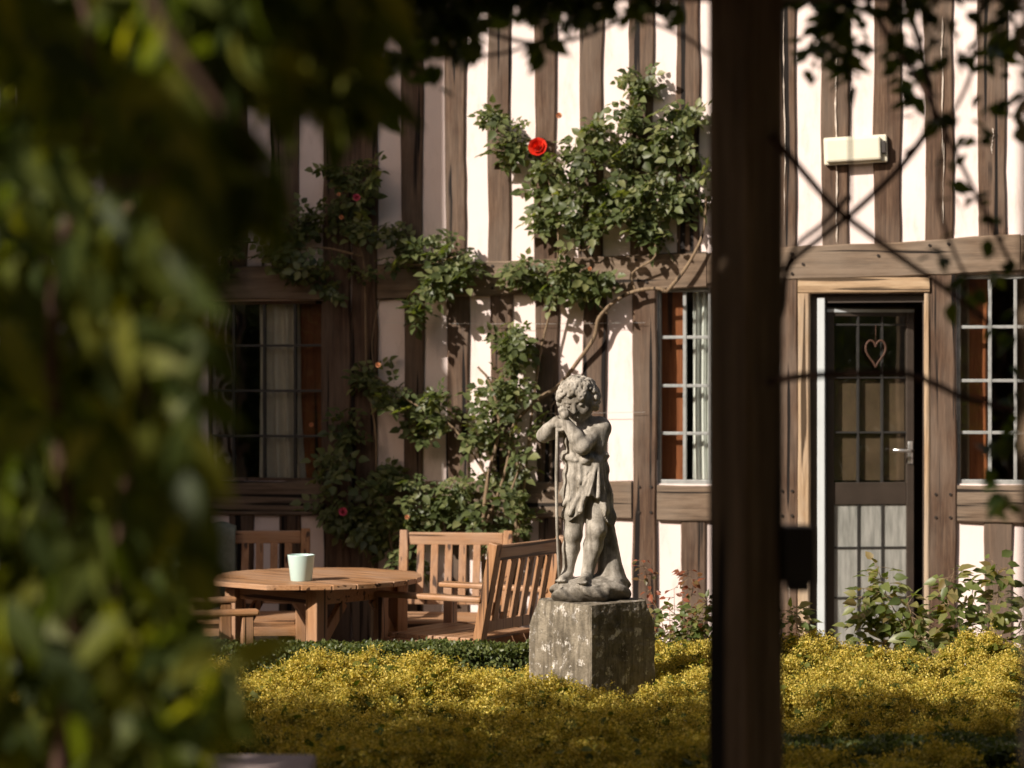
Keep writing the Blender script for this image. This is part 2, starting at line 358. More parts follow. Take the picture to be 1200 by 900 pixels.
# mid-height beam (slopes up to the right)
bm1 = timber('beam', [wall(61, 352), wall(379, 352), wall(379, 312), wall(61, 312)], .034, M['beam'], True)
bm2 = timber('beam', [wall(444, 352), wall(829, 337), wall(829, 296), wall(444, 311)], .034, M['beam'], True)
bm3 = timber('beam', [wall(830, 333), wall(1196, 318), wall(1196, 275), wall(830, 296)], .036, M['beam'], True)
bm4 = timber('beam', [wall(1197, 318), wall(1420, 308), wall(1420, 264), wall(1197, 276)], .034, M['beam'], True)
for (x, y) in ((579, 312), (594, 312), (579, 338), (594, 338), (747, 305), (759, 331), (525, 318), (640, 312)): peg(x, y, bm2, .036)
for (x, y) in ((929, 298), (929, 321), (1090, 288), (1112, 286), (942, 310), (1030, 300)): peg(x, y, bm3, .038)
# studs between beam and rail
for (a, b) in ((474, 497), (524, 550), (576, 601), (629, 655), (684, 711)): vt(a, b, 345 - (a - 560) * .04, 566)
p1 = vt(742, 770, 330, 800, 'post', .026)
vt(886, 911, 330, 569); p2 = vt(912, 936, 328, 800, 'post', .026); p3 = vt(1089, 1121, 322, 800, 'post', .026)
vt(1215, 1247, 314, 566)
# lower rail
r1 = timber('rail', [wall(61, 603), wall(379, 603), wall(379, 563), wall(61, 563)], .03, M['beam'], True)
r2 = timber('rail', [wall(444, 606), wall(741, 608), wall(741, 564), wall(444, 563)], .032, M['beam'], True)
r3 = timber('rail', [wall(771, 611), wall(911, 611), wall(911, 568), wall(771, 568)], .032, M['beam'], True)
r4 = timber('rail', [wall(1122, 612), wall(1420, 616), wall(1420, 568), wall(1122, 568)], .032, M['beam'], True)
for (x, y) in ((750, 570), (764, 570), (750, 600), (764, 600)): peg(x, y, p1, .028)
for (x, y) in ((917, 575), (929, 575), (917, 604), (929, 604)): peg(x, y, p2, .028)
for (x, y) in ((1097, 579), (1114, 579), (1097, 606), (1114, 606)): peg(x, y, p3, .028)
for (x, y) in ((590, 572), (590, 600), (640, 575), (700, 598)): peg(x, y, r2, .034)
# studs under the rail
for (a, b) in ((215, 245), (270, 298), (327, 352), (470, 496), (524, 550), (577, 604), (633, 659), (686, 714), (799, 828), (860, 886), (1154, 1187), (1222, 1254)): vt(a, b, 600, 800)
timber('sill_beam', [(-3.3, -.02), (1.68, -.02), (1.68, .17), (-3.3, .17)], .045, M['beam'], True)
timber('sill_beam', [(2.33, -.02), (4.6, -.02), (4.6, .17), (2.33, .17)], .045, M['beam'], True)
timber('wall_plate', [(-3.3, 5.12), (4.6, 5.12), (4.6, 5.3), (-3.3, 5.3)], .045, M['beam'], True)
# lime filler lines in the cracks of the right-hand studs
for (x, y0, y1) in ((919, 10, 270), (980, 60, 285), (1104, 20, 262), (1163, 150, 180), (924, 620, 700)):
    v = []; f = []; n = 26; xx = x
    for i in range(n + 1):
        yy = y0 + (y1 - y0) * i / n; xx = xx + random.uniform(-.9, .9) * .7 + (x - xx) * .1; hw = random.choice((.15, .4, .7, 1.0)) * (1 if 0 < i < n else .1)
        v += [wl3(xx - hw, yy, -.0275), wl3(xx + hw, yy, -.0275)]
        if i: k = 2 * i; f.append((k - 2, k - 1, k + 1, k))
    MB().add(v, f).build('lime_filler', M['crack'], house)
# ---- openings (local rectangles)
def rect(x0, x1, y0, y1, y=0): (a, b), (c, d) = wall(x0, y1, y), wall(x1, y0, y); return a, c, b, d
OP = {'A': rect(243, 380, 352, 563), 'B': rect(770, 884, 336, 567), 'D': rect(949, 1084, 343, 797), 'W': rect(1121, 1214, 321, 567)}
us = sorted({-3.3, 4.6} | {OP[k][i] for k in OP for i in (0, 1)}); zs = sorted({0.0, 5.3} | {OP[k][i] for k in OP for i in (2, 3)})
pl = MB()
for i in range(len(us) - 1):
    for j in range(len(zs) - 1):
        cu, cz = (us[i] + us[i + 1]) / 2, (zs[j] + zs[j + 1]) / 2
        if any(o[0] < cu < o[1] and o[2] < cz < o[3] for o in OP.values()): continue
        pl.box(us[i], us[i + 1], 0, .14, zs[j], zs[j + 1])
pl.build('plaster_wall', M['plaster'], house)
rm = MB()   # the dim rooms behind the openings
for (a, b) in ((-3.2, -.3), (.2, 1.45), (1.5, 2.4), (2.43, 4.5)):
    rm.box(a, b, 3.0, 3.1, 0, 2.45); rm.box(a, b, .15, 3.1, 2.45, 2.5); rm.box(a, b, .15, 3.1, .0, .04); rm.box(a - .04, a, .15, 3.1, 0, 2.5); rm.box(b, b + .04, .15, 3.1, 0, 2.5)
rm.build('inner_rooms', M['room'], house)
# roof, and an unseen left wing added to shade the wall
rf = MB(); rf.add([(-3.3, -.45, 5.2), (4.7, -.45, 5.2), (4.7, 3.4, 8.4), (-3.3, 3.4, 8.4), (-3.3, -.45, 5.35), (4.7, -.45, 5.35), (4.7, 3.4, 8.55), (-3.3, 3.4, 8.55), ],
   [(0, 1, 2, 3), (4, 5, 6, 7), (0, 1, 5, 4), (2, 3, 7, 6), (0, 3, 7, 4), (1, 2, 6, 5)]); rf.build('roof', M['tiles'], house)
MB().box(-3.34, 4.64, 3.4, 6.4, 0, 5.2).build('rear_wall', M['plaster'], house)
WX, WY = -2.92, -3.5                       # wing corner, outside the picture on the left
wg = MB().box(-7, WX, WY, 6.4, 0, 8.2).build('unseen_wing', M['plaster'], house)
for i, y in enumerate(np.arange(WY + .09, -.05, .27)):
    MB().box(WX - .1, WX + .02, y - .065, y + .065, .1, 8.1).build('stud', M['stud'], house)
for z in (.1, 1.0, 2.25, 4.2, 6.1, 8.0): MB().box(WX - .1, WX + .03, WY - .02, -.03, z - .09, z + .09).build('beam', M['beam'], house)
for i, x in enumerate(np.arange(-6.9, WX - .1, .3)): MB().box(x - .065, x + .065, WY - .02, WY + .1, .1, 8.1).build('stud', M['stud'], house)
MB().add([(-7.3, WY - .4, 8.0), (-4.95, WY - .4, 10.5), (WX + .12, WY - .4, 8.0), (-7.3, 6.6, 8.0), (-4.95, 6.6, 10.5), (WX + .12, 6.6, 8.0)], [(0, 1, 2), (3, 5, 4), (0, 3, 4, 1), (1, 4, 5, 2), (0, 2, 5, 3)]).build('unseen_wing_roof', M['tiles'], house)

# ---- windows
def window(px, y0, y1, vbars, hbars, bw, mats, gmat, depth=.03, fw=4, label=None):
    x0, x1 = px; root = MB(); a, b, c, d = rect(x0, x1, y0, y1, depth)
    f = fw / 215
    root.box(a - .02, b + .02, depth, depth + .04, c - .02, c + f, b=.003); root.box(a - .02, b + .02, depth, depth + .04, d - f, d + .02, b=.003)
    root.box(a - .02, a + f, depth + .001, depth + .039, c + f, d - f); root.box(b - f, b + .02, depth + .001, depth + .039, c + f, d - f)
    wn_ = root.build('window', M[mats], house)
    if label: wn_['label'] = label
    lc = MB(); h = bw / 215 / 2
    for vx in vbars: u, _ = wall(vx, 450, depth); lc.box(u - h, u + h, depth + .006, depth + .03, c + f, d - f, b=.002)
    for hy in hbars: _, z = wall((x0 + x1) / 2, hy, depth); lc.box(a + f, b - f, depth + .009, depth + .027, z - h * .9, z + h * .9, b=.002)
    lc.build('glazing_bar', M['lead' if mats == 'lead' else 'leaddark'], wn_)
    MB().box(a, b, depth + .016, depth + .02, c, d).build('pane', M[gmat], wn_)
    return wn_
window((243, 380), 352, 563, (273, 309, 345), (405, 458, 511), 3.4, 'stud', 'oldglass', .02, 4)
window((770, 884), 337, 566, (802, 832, 860), (395, 452, 508), 4, 'lead', 'glass', .012, 4)
window((1121, 1214), 322, 566, (1160, 1190), (383, 446, 507), 4, 'lead', 'glass', .012, 4)
MB().box(*rect(354, 379, 354, 562, .12)[:2], .10, .12, *rect(354, 379, 354, 562, .12)[2:]).build('shutter', M['darkwood'], house)
MB().box(*rect(772, 803, 338, 566, .14)[:2], .10, .12, *rect(772, 803, 338, 566, .14)[2:]).build('shutter', M['darkwood'], house)
MB().box(*rect(1121, 1157, 322, 566, .14)[:2], .16, .18, *rect(1121, 1157, 322, 566, .14)[2:]).build('shutter', M['darkwood'], house)
def curtain(x0, x1, y0, y1, depth, mat, label, waves, gather=0, amp=.018):
    v = []; f = []; nx, nz = 60, 24
    for j in range(nz + 1):
        for i in range(nx + 1):
            s = i / nx; t = j / nz
            xx = x0 + (x1 - x0) * s
            if gather: xx = xx + gather * (s) * (t ** 1.6) * 1.0
            u, z = wall(xx, y0 + (y1 - y0) * t, depth)
            v.append((u, depth + amp * math.sin(s * waves * 6.28 + math.sin(t * 3) * .6) + .004 * math.sin(s * 31 + t * 4), z))
    for j in range(nz):
        for i in range(nx): k = j * (nx + 1) + i; f.append((k, k + 1, k + nx + 2, k + nx + 1))
    me = bpy.data.meshes.new('curtain'); me.from_pydata(v, [], f); me.polygons.foreach_set('use_smooth', [True] * len(f))
    o = link('curtain', me, M[mat]); o.location = house.location; o.rotation_euler = house.rotation_euler
    s = o.modifiers.new('thick', 'SOLIDIFY'); s.thickness = .002
    return tag(o, label, 'curtain')
curtain(304, 351, 352, 566, .10, 'cloth2', 'cream curtain hanging behind the shaded window on the left', 4, 8)
curtain(812, 850, 338, 568, .12, 'cloth', 'bright white curtain behind the window beside the dark pergola post', 5)

# ---- door: pale oak frame, dark part-glazed leaf standing ajar
dfm = timber('door_frame', [wall(936, 797), wall(949.5, 797), wall(949.5, 344), wall(936, 344)], .04, M['frame'], wob=.001)
timber('door_frame', [wall(1083.5, 797), wall(1090, 797), wall(1090, 344), wall(1083.5, 344)], .036, M['frame'], wob=.001)
timber('door_frame', [wall(936, 344), wall(1090, 343), wall(1090, 325), wall(936, 327)], .042, M['framex'], True, wob=.001)
da, db, dz0, dz1 = rect(950, 1084, 345, 797, .03)
lin = MB(); lin.box(da, da + .036, .02, .10, 0, dz1); lin.box(db - .012, db, .02, .10, 0, dz1); lin.box(da + .036, db - .012, .02, .10, dz1 - .04, dz1)
lin.build('door_lining', M['blackframe'], house)
MB().box(da + .038, da + .078, -.002, .085, .03, dz1 - .012, b=.004).build('white_door_edge', M['white'], house)
hinge = Vector((da + .082, .05, 0)); LW = .475; LH = dz1 - .06
door = bpy.data.objects.new('door', None)
leaf = MB(); st = .042
leaf.box(0, st, 0, .04, .04, LH, b=.004); leaf.box(LW - st, LW, 0, .04, .04, LH, b=.004)
zmr = wall(1018, 566, .05)[1]; zml = wall(1018, 592, .05)[1]
leaf.box(st, LW - st, .001, .039, LH - .05, LH, b=.003); leaf.box(st, LW - st, .001, .039, zml, zmr, b=.003); leaf.box(st, LW - st, .001, .039, .04, .17, b=.003)
door = leaf.build('door', M['blackframe'], house); door.location = hinge; door.rotation_euler = (0, 0, R(20)); door['label'] = 'dark half-glazed door standing ajar'
MB().box(st, LW - st, .016, .02, zmr, LH - .05).build('pane', M['glass'], door)
MB().box(st, LW - st, .012, .024, .17, zml).build('panel', M['frosted'], door)
gb = MB(); gw = (LW - 2 * st) / 3
for i in (1, 2): gb.box(st + gw * i - .005, st + gw * i + .005, .004, .030, .17, zml); gb.box(st + gw * i - .005, st + gw * i + .005, .004, .030, zmr, LH - .05)
for py in (380, 442, 507): z = wall(1018, py, .05)[1]; gb.box(st, LW - st, .006, .028, z - .005, z + .005)
for py in (643, 702): z = wall(1018, py, .05)[1]; gb.box(st, LW - st, .006, .028, z - .005, z + .005)
gb.build('glazing_bar', M['leaddark'], door)
MB().box(.0, LW, -.004, -.001, LH - .028, LH - .012).build('draught_strip', M['white'], door)
hz = wall(1060, 529, .05)[1]; hd = MB(); hd.box(LW - .036, LW - .008, -.008, -.001, hz - .07, hz + .05, b=.002); hd.tube([(LW - .022, -.002, hz), (LW - .022, -.045, hz), (LW - .05, -.05, hz), (LW - .13, -.05, hz + .004)], .009, 8)
hd.build('handle', M['metal'], door, True)
MB().box(st + .004, LW - st - .004, .032, .034, zmr + .01, wall(1018, 442, .05)[1]).build('reflection_panel', M['reflection_panel'], door)  # brown sheet behind the pane, added in place of warm reflections in the glass
# heart ornament on the door
hp = []
for i in range(33):
    t = 2 * math.pi * i / 32; hp.append((.16 * math.sin(t) ** 3 * .34, 0, (.13 * math.cos(t) - .05 * math.cos(2 * t) - .02 * math.cos(3 * t) - .01 * math.cos(4 * t)) * .5))
hh = MB().tube(hp, .006, 8).tube([(0, 0, .045), (0, 0, .14)], .002, 4).build('heart_ornament', M['vinebark'], None, True)
hh.matrix_world = HM @ Matrix.Translation(hinge) @ Matrix.Rotation(R(20), 4, 'Z') @ Matrix.Translation((LW * .55, -.016, wall(1023, 412, .05)[1]))
tag(hh, 'small woven brown heart hanging on the glass of the dark door', 'ornament')
# wall lamp
u0, u1, z0, z1 = rect(966, 1040, 159, 193, -.03); lt = thing('wall_lamp', 'cream oblong bulkhead lamp fixed on the studs above the door', 'lamp', tuple(HM @ Vector(((u0 + u1) / 2, -.019, (z0 + z1) / 2))), -WA)
hw, hh_ = (u1 - u0) / 2, (z1 - z0) / 2
Rt = Matrix.Rotation(R(-2), 4, 'Y')
MB().box(-hw, hw, -.04, -.002, -hh_, hh_, Rt, b=.008).build('lamp_body', M['lampbody'], lt); MB().box(-hw + .012, hw - .03, -.075, -.041, -hh_ + .01, hh_ - .01, Rt, b=.012).build('diffuser', M['lampbody'], lt)
MB().box(hw - .026, hw - .004, -.065, -.041, -hh_ * .4, hh_ * .5, Rt, b=.004).build('end_cap', M['grey'], lt)
for y, lb in ((378, 'upper'), (483, 'lower')):
    pts = [ww(448 + (756 - 448) * i / 8, y + 1.5 * math.sin(i / 8 * 3.14), .05) for i in range(9)]
    o = MB().tube(pts, .0013, 4).build('training_wire', M['metal']); tag(o, f'thin {lb} training wire stretched across the plaster behind the roses', 'wire')

# ------------------------------------------------------------------ statue (one continuous carved figure)
class SDF:
    def __init__(s, lo, hi, h):
        s.lo = np.array(lo); s.h = h; s.n = ((np.array(hi) - s.lo) / h).astype(int) + 1
        s.ax = [s.lo[i] + np.arange(s.n[i]) * h for i in range(3)]; s.d = np.full(s.n, .2, np.float32)
    def sub(s, lo, hi):
        a = np.clip(((np.array(lo) - s.lo) / s.h).astype(int), 0, s.n); b = np.clip(((np.array(hi) - s.lo) / s.h).astype(int) + 2, 0, s.n)
        sl = tuple(slice(a[i], b[i]) for i in range(3)); X, Y, Z = np.meshgrid(*[s.ax[i][sl[i]] for i in range(3)], indexing='ij'); return sl, X, Y, Z
    def put(s, sl, q, k, op):
        d = s.d[sl]
        if op == 'u':
            h = np.clip(.5 + .5 * (d - q) / k, 0, 1); s.d[sl] = d * (1 - h) + q * h - k * h * (1 - h)
        else:
            h = np.clip(.5 - .5 * (d + q) / k, 0, 1); s.d[sl] = d * (1 - h) - q * h + k * h * (1 - h)
    def cap(s, a, b, ra, rb, k=.012, op='u'):
        a = np.array(a, float); b = np.array(b, float); r = max(ra, rb) + k + .02
        sl, X, Y, Z = s.sub(np.minimum(a, b) - r, np.maximum(a, b) + r); ba = b - a; L = ba @ ba + 1e-9
        t = np.clip(((X - a[0]) * ba[0] + (Y - a[1]) * ba[1] + (Z - a[2]) * ba[2]) / L, 0, 1)
        q = np.sqrt((X - a[0] - t * ba[0]) ** 2 + (Y - a[1] - t * ba[1]) ** 2 + (Z - a[2] - t * ba[2]) ** 2) - (ra + (rb - ra) * t); s.put(sl, q, k, op)
    def ell(s, c, r, k=.012, op='u', Rm=None):
        c = np.array(c, float); r = np.array(r, float); m = r.max() + k + .02; sl, X, Y, Z = s.sub(c - m, c + m)
        P = np.stack([X - c[0], Y - c[1], Z - c[2]], -1)
        if Rm is not None: P = P @ np.array(Rm.to_3x3())          # rows: world->local by transpose
        k0 = np.sqrt(((P / r) ** 2).sum(-1)); k1 = np.sqrt(((P / r ** 2) ** 2).sum(-1)) + 1e-6; s.put(sl, k0 * (k0 - 1) / k1, k, op)
    def func(s, lo, hi, fn, k=.01, op='u'): sl, X, Y, Z = s.sub(lo, hi); s.put(sl, fn(X, Y, Z), k, op)
    def mesh(s):
        d = s.d; ins = d < 0; n = s.n
        V = np.zeros(tuple(n - 1) + (3,)); cnt = np.zeros(tuple(n - 1))
        idx = np.stack(np.meshgrid(*[np.arange(q) for q in n - 1], indexing='ij'), -1).astype(float)
        for ax in range(3):
            for o1 in (0, 1):
                for o2 in (0, 1):
                    off = [0, 0, 0]; other = [a for a in range(3) if a != ax]; off[other[0]] = o1; off[other[1]] = o2
                    A = tuple(slice(off[i], off[i] + n[i] - 1) for i in range(3)); off2 = off[:]; off2[ax] = 1
                    B = tuple(slice(off2[i], off2[i] + n[i] - 1) for i in range(3))
                    da_, db_ = d[A], d[B]; cr = ins[A] != ins[B]; t = np.where(cr, da_ / np.where(cr, da_ - db_, 1), 0)
                    for i in range(3): V[..., i] += np.where(cr, off[i] + (t if i == ax else 0), 0)
                    cnt += cr
        act = cnt > 0; vid = np.full(act.shape, -1); vid[act] = np.arange(act.sum())
        P = (V[act] / cnt[act][:, None] + idx[act]) * s.h + s.lo; Fc = []
        for ax in range(3):
            o = [a for a in range(3) if a != ax]; A = [slice(None)] * 3; B = [slice(None)] * 3; A[ax] = slice(0, -1); B[ax] = slice(1, None)
            cr = ins[tuple(A)] != ins[tuple(B)]; I = np.argwhere(cr); I = I[(I[:, o[0]] > 0) & (I[:, o[1]] > 0) & (I[:, o[0]] < n[o[0]] - 1) & (I[:, o[1]] < n[o[1]] - 1)]
            flip = ins[tuple(A)][tuple(I.T)]; q = []
            for (p, r) in ((0, 0), (-1, 0), (-1, -1), (0, -1)):
                J = I.copy(); J[:, o[0]] += p; J[:, o[1]] += r; q.append(vid[tuple(J.T)])
            q = np.stack(q, 1)
            if ax == 1: flip = ~flip
            q[~flip] = q[~flip][:, ::-1]; Fc.append(q)
        return P, np.concatenate(Fc)
SX, SY = .294, 9.2
statue = thing('statue', 'weathered grey stone statue of a curly-haired child with both hands raised to its chin', 'statue', (SX, SY, .768), 0)
s = SDF((-.22, -.17, -.01), (.22, .17, .96), .0036)
# rock, stump
s.ell((.012, 0, .035), (.145, .125, .055), .02); s.ell((.05, .02, .045), (.12, .1, .05), .02); s.ell((-.06, -.05, .03), (.07, .06, .045), .02)
s.cap((.115, .045, .04), (.082, .05, .34), .058, .032, .03); s.cap((.13, .0, .03), (.09, .03, .14), .04, .02, .03); s.cap((.15, .05, .05), (.135, .05, .10), .03, .025, .02)
s.cap((.094, .035, .31), (.075, .01, .335), .02, .018, .01)
# legs
def leg(h, k_, a, toe, f=1.0):
    h, k_, a, toe = map(np.array, (h, k_, a, toe))
    s.cap(h, k_, .054 * f, .036 * f, .015); s.ell(k_ + (0, -.008, 0), (.033 * f, .033 * f, .032), .012)
    m = k_ * .62 + a * .38 + np.array((0, .010, 0)); s.cap(k_, m, .033 * f, .035 * f, .015); s.cap(m, a, .035 * f, .022 * f, .012)
    s.cap(a, a + (toe - a) * .35 + np.array((0, .0, -.012)), .022, .021, .012); s.cap(a + (toe - a) * .2 + np.array((0, 0, -.015)), toe, .021, .016, .012)
    dr = (toe - a); dr[2] = 0; dr = dr / (np.linalg.norm(dr) + 1e-6); sd_ = np.array((-dr[1], dr[0], 0)); sg = 1 if toe[0] > a[0] else -1
    for i in range(5):
        o = toe + sd_ * (i - 2) * .0085 + np.array((0, 0, -.004)); s.cap(o, o + dr * (.018 - abs(i - 1.2) * .002), .0062 if i else .0075, .005, .002)
leg((-.035, .0, .44), (-.047, -.015, .265), (-.068, .0, .115), (-.095, -.062, .085))
leg((.040, .0, .46), (.048, -.035, .285), (.012, -.015, .115), (-.012, -.105, .083), 1.1)
# torso
s.ell((.005, .005, .45), (.082, .066, .085), .02); s.ell((.003, -.006, .55), (.078, .064, .09), .025); s.ell((.0, .0, .65), (.076, .058, .085), .025)
HC = 0
s.cap((-.055, .005, .705), (.052, .005, .705), .034, .036, .02); s.cap((0, 0, .70), (-.014, -.012, .775), .036, .033, .015)
# draped skirt with folds and a slanting hem
def skirt(X, Y, Z):
    t = np.clip((.59 - Z) / .28, 0, 1); cx = .004 + .012 * t; th = np.arctan2(Y, X - cx)
    rx = .080 + .020 * np.sqrt(t); ry = .070 + .018 * t
    fold = .0075 * np.sqrt(t + .02) * np.sin(th * 11 + 9 * (X + Z)) + .005 * np.sin(th * 19 - 26 * Z + 2) * t + .004 * np.sin(60 * X + 75 * Z)
    q = (np.sqrt(((X - cx) / rx) ** 2 + (Y / ry) ** 2) - 1) * .082 - fold
    hem = .325 + .10 * np.exp(-((X - .028) / .042) ** 2) * (Y < .03) - .03 * np.clip((X - .07) / .04, 0, 1) + .006 * np.sin(X * 120)
    return np.maximum(np.maximum(q * .8, hem - Z), Z - .585)
s.func((-.14, -.14, .26), (.15, .14, .62), skirt, .008)
# bodice folds, sash, gathered knots, hanging end
def bodice(X, Y, Z):
    th = np.arctan2(Y, X); q = (np.sqrt((X / .079) ** 2 + (Y / .063) ** 2) - 1) * .07 - .0045 * np.sin(46 * X + 60 * Z * np.sign(X + .01)) - .003 * np.sin(th * 15)
    edge = .655 - (X + .0) * .45
    return np.maximum(np.maximum(q * .8, Z - (edge + .03)), .56 - Z)
s.func((-.12, -.11, .54), (.12, .11, .73), bodice, .008)
for i in range(26):
    a = 2 * math.pi * i / 26; z = .572 + .010 * math.sin(a * 2 + 1) + .004 * math.sin(i * 2.3)
    s.ell((.086 * math.cos(a), .071 * math.sin(a), z), (.015, .012, .010 + .005 * (i % 3)), .006)
s.cap((-.086, -.03, .573), (.085, -.045, .588), .010, .009, .008)
s.ell((.0, -.078, .567), (.016, .014, .017), .006); s.ell((.022, -.08, .575), (.014, .012, .012), .006)
for (a, b) in (((.045, -.068, .57), (-.088, -.035, .385)), ((.040, -.072, .565), (-.062, -.070, .350)), ((.044, -.072, .56), (-.022, -.090, .365)), ((.05, -.07, .56), (.012, -.097, .43)), ((.055, -.068, .56), (.052, -.086, .42)), ((.06, -.062, .565), (.088, -.058, .37)), ((.066, -.055, .57), (.112, -.018, .33)), ((.03, -.072, .57), (-.095, .0, .43))): s.cap(a, b, .004, .0095, .009)
for (a, b) in (((.036, -.082, .55), (-.078, -.066, .372)), ((.04, -.086, .545), (-.044, -.096, .362)), ((.046, -.086, .54), (-.004, -.108, .40)), ((.058, -.08, .54), (.072, -.090, .40)), ((.064, -.07, .55), (.106, -.05, .36))): s.cap(a, b, .002, .0055, .004, 's')
for (a, b) in (((-.05, -.02, .70), (-.02, -.068, .59)), ((-.065, -.01, .68), (-.055, -.055, .59)), ((-.03, -.035, .69), (.015, -.07, .60)), ((.075, -.0, .66), (.06, -.05, .60))): s.cap(a, b, .004, .007, .007)
s.cap((.095, .0, .42), (.108, .005, .315), .022, .010, .012)
# arms: near arm bent across the chest, far arm raised to the side, both hands at the pipe by the chin
def arm(sh, el, wr, f=1.0):
    s.cap(sh, el, .037 * f, .030 * f, .014); s.ell(el, (.029 * f,) * 3, .01); m = np.array(el) * .65 + np.array(wr) * .35; s.cap(el, m, .030 * f, .030 * f, .012); s.cap(m, wr, .030 * f, .019 * f, .010)
arm((.064, -.0, .70), (-.012, -.098, .622), (-.082, -.092, .725), 1.05)
s.cap((.072, -.01, .69), (.055, -.035, .625), .034, .030, .02)
arm((-.055, .0, .70), (-.165, -.022, .665), (-.118, -.070, .725), .9)
def hand(p, d, up, side):
    p = np.array(p); d = np.array(d, float); d /= np.linalg.norm(d); up = np.array(up, float); up /= np.linalg.norm(up); sd_ = np.cross(d, up)
    s.ell(p + d * .012, (.019, .016, .019), .006)
    for i in range(4):
        o = p + d * .020 + sd_ * (i - 1.5) * .0098; L = (.019, .023, .021, .016)[i]
        k1 = o + d * L * .8 + up * .002; k2 = k1 + d * L * .4 - up * L * .6; s.cap(o, k1, .0062, .0056, .0015); s.cap(k1, k2, .0056, .0046, .001)
    o = p - sd_ * side * .014; s.cap(o, o + d * .014 - sd_ * side * .008 - up * .006, .0068, .0055, .002)
hand((-.078, -.106, .738), (-.35, -.1, .9), (0, -1, -.1), 1)
hand((-.106, -.078, .722), (.35, -.25, -.95), (-.2, -1, 0), -1)
# head
HR = Matrix.Rotation(R(-16), 4, 'Z') @ Matrix.Rotation(R(25), 4, 'X') @ Matrix.Rotation(R(-6), 4, 'Y'); hc = Vector((-.026, -.034, .815))
def hp_(x, y, z): return tuple(hc + HR.to_3x3() @ Vector((x, y, z)))
s.ell(hc, (.072, .078, .078), .01, Rm=HR); s.ell(hp_(0, -.022, -.033), (.055, .052, .050), .015, Rm=HR)
s.ell(hp_(.032, -.050, -.028), (.022, .019, .020), .010, Rm=HR); s.ell(hp_(-.032, -.050, -.028), (.022, .019, .020), .010, Rm=HR)
s.ell(hp_(0, -.058, -.068), (.017, .015, .014), .008, Rm=HR)
for sg in (1, -1):
    s.ell(hp_(sg * .026, -.081, .004), (.0155, .012, .0105), .006, 's', HR); s.ell(hp_(sg * .026, -.070, .002), (.010, .0085, .008), .002, Rm=HR)
    s.cap(hp_(sg * .012, -.076, .017), hp_(sg * .042, -.064, .016), .0045, .004, .005)
s.cap(hp_(0, -.076, .008), hp_(0, -.088, -.020), .006, .009, .005); s.ell(hp_(.008, -.080, -.022), (.006, .006, .005), .003, Rm=HR); s.ell(hp_(-.008, -.080, -.022), (.006, .006, .005), .003, Rm=HR)
s.cap(hp_(-.014, -.075, -.044), hp_(.014, -.075, -.044), .0032, .0032, .003, 's'); s.cap(hp_(-.011, -.073, -.038), hp_(.011, -.073, -.038), .0055, .0055, .003); s.cap(hp_(-.009, -.071, -.051), hp_(.009, -.071, -.051), .006, .006, .003)
hg = random.Random(5)
for i in range(210):
    z = 1 - 2 * (i + .5) / 210; ph = i * 2.39996; r_ = math.sqrt(1 - z * z); x, y = r_ * math.cos(ph), r_ * math.sin(ph)
    if y < -.35 and z < .40 + .10 * math.sin(x * 9): continue
    if z < -.55: continue
    rr = hg.uniform(.0095, .0165); c = (x * .079, y * .083, z * .082 + .002)
    s.ell(hp_(*c), (rr, rr, rr * hg.uniform(.8, 1.2)), .0035, Rm=HR)
    n_ = Vector((x, y, z)); o = n_ * (rr * .95); c2 = Vector(c) + o
    s.ell(hp_(*c2), (rr * .33,) * 3, .002, 's')
P, Q = s.mesh()
P = P + 0.0006 * np.sin(P[:, [1, 2, 0]] * 117 + 2.1 * np.sin(P[:, [2, 0, 1]] * 93)) * np.sin(P[:, [2, 1, 0]] * 71 + 1)
kz = np.clip((.085 - P[:, 2]) / .03, 0, 1)[:, None]
P[:, :2] += kz * (.010 * np.sign(np.sin(P[:, [1, 0]] * 47 + P[:, [2, 2]] * 60 + 1)) * np.abs(np.sin(P[:, [1, 0]] * 47 + P[:, [2, 2]] * 60 + 1)) ** .6 + .004 * np.sin(P[:, [1, 0]] * 131 + P[:, [2, 2]] * 90))
fig = np_mesh('figure', P, Q.ravel(), np.full(len(Q), 4), M['statue'], statue, True)
sm = fig.modifiers.new('soften', 'SMOOTH'); sm.iterations = 1; sm.factor = .4
MB().tube([(-.112, -.075, .745), (-.116, -.06, .5), (-.113, -.05, .3), (-.102, -.045, .06)], [.0065, .0065, .006, .0065], 8).build('staff', M['statue'], statue, True)
# pedestal
ped = []; pf = []; hs = .181
for (z, c) in ((0, .004), (.60, .004), (.665, .006), (.735, .042), (.768, .050)):
    e = hs if z < .76 else hs - .004
    for (a, b, fr) in ((-1, -1, 1), (1, -1, 0), (1, 1, 0), (-1, 1, 0)):
        cc = .005 if fr else c; p = [(a * e, b * (e - cc)), (a * (e - cc), b * e)]
        if a * b < 0: p = p[::-1]
        ped += [(q[0], q[1], z) for q in p]
for i in range(4):
    for j in range(8): pf.append((i * 8 + j, i * 8 + (j + 1) % 8, i * 8 + 8 + (j + 1) % 8, i * 8 + 8 + j))
pf += [tuple(range(8)), tuple(32 + j for j in range(8))]
po = MB().add(ped, pf).build('stone_pedestal', M['pedestal']); po.location = (.324, SY, 0); po.rotation_euler = (0, 0, R(42))
tag(po, 'squat square stone pedestal blotched with white lichen, carrying the child statue', 'pedestal')
sb = po.modifiers.new('s', 'SUBSURF'); sb.subdivision_type = 'SIMPLE'; sb.levels = 6; sb.render_levels = 6
tx = bpy.data.textures.new('chips', 'CLOUDS'); tx.noise_scale = .05; tx.noise_depth = 4; dp = po.modifiers.new('d', 'DISPLACE'); dp.texture = tx; dp.strength = .012; dp.mid_level = .5; dp.texture_coords = 'LOCAL'
so_ = po.modifiers.new('m', 'SMOOTH'); so_.iterations = 2

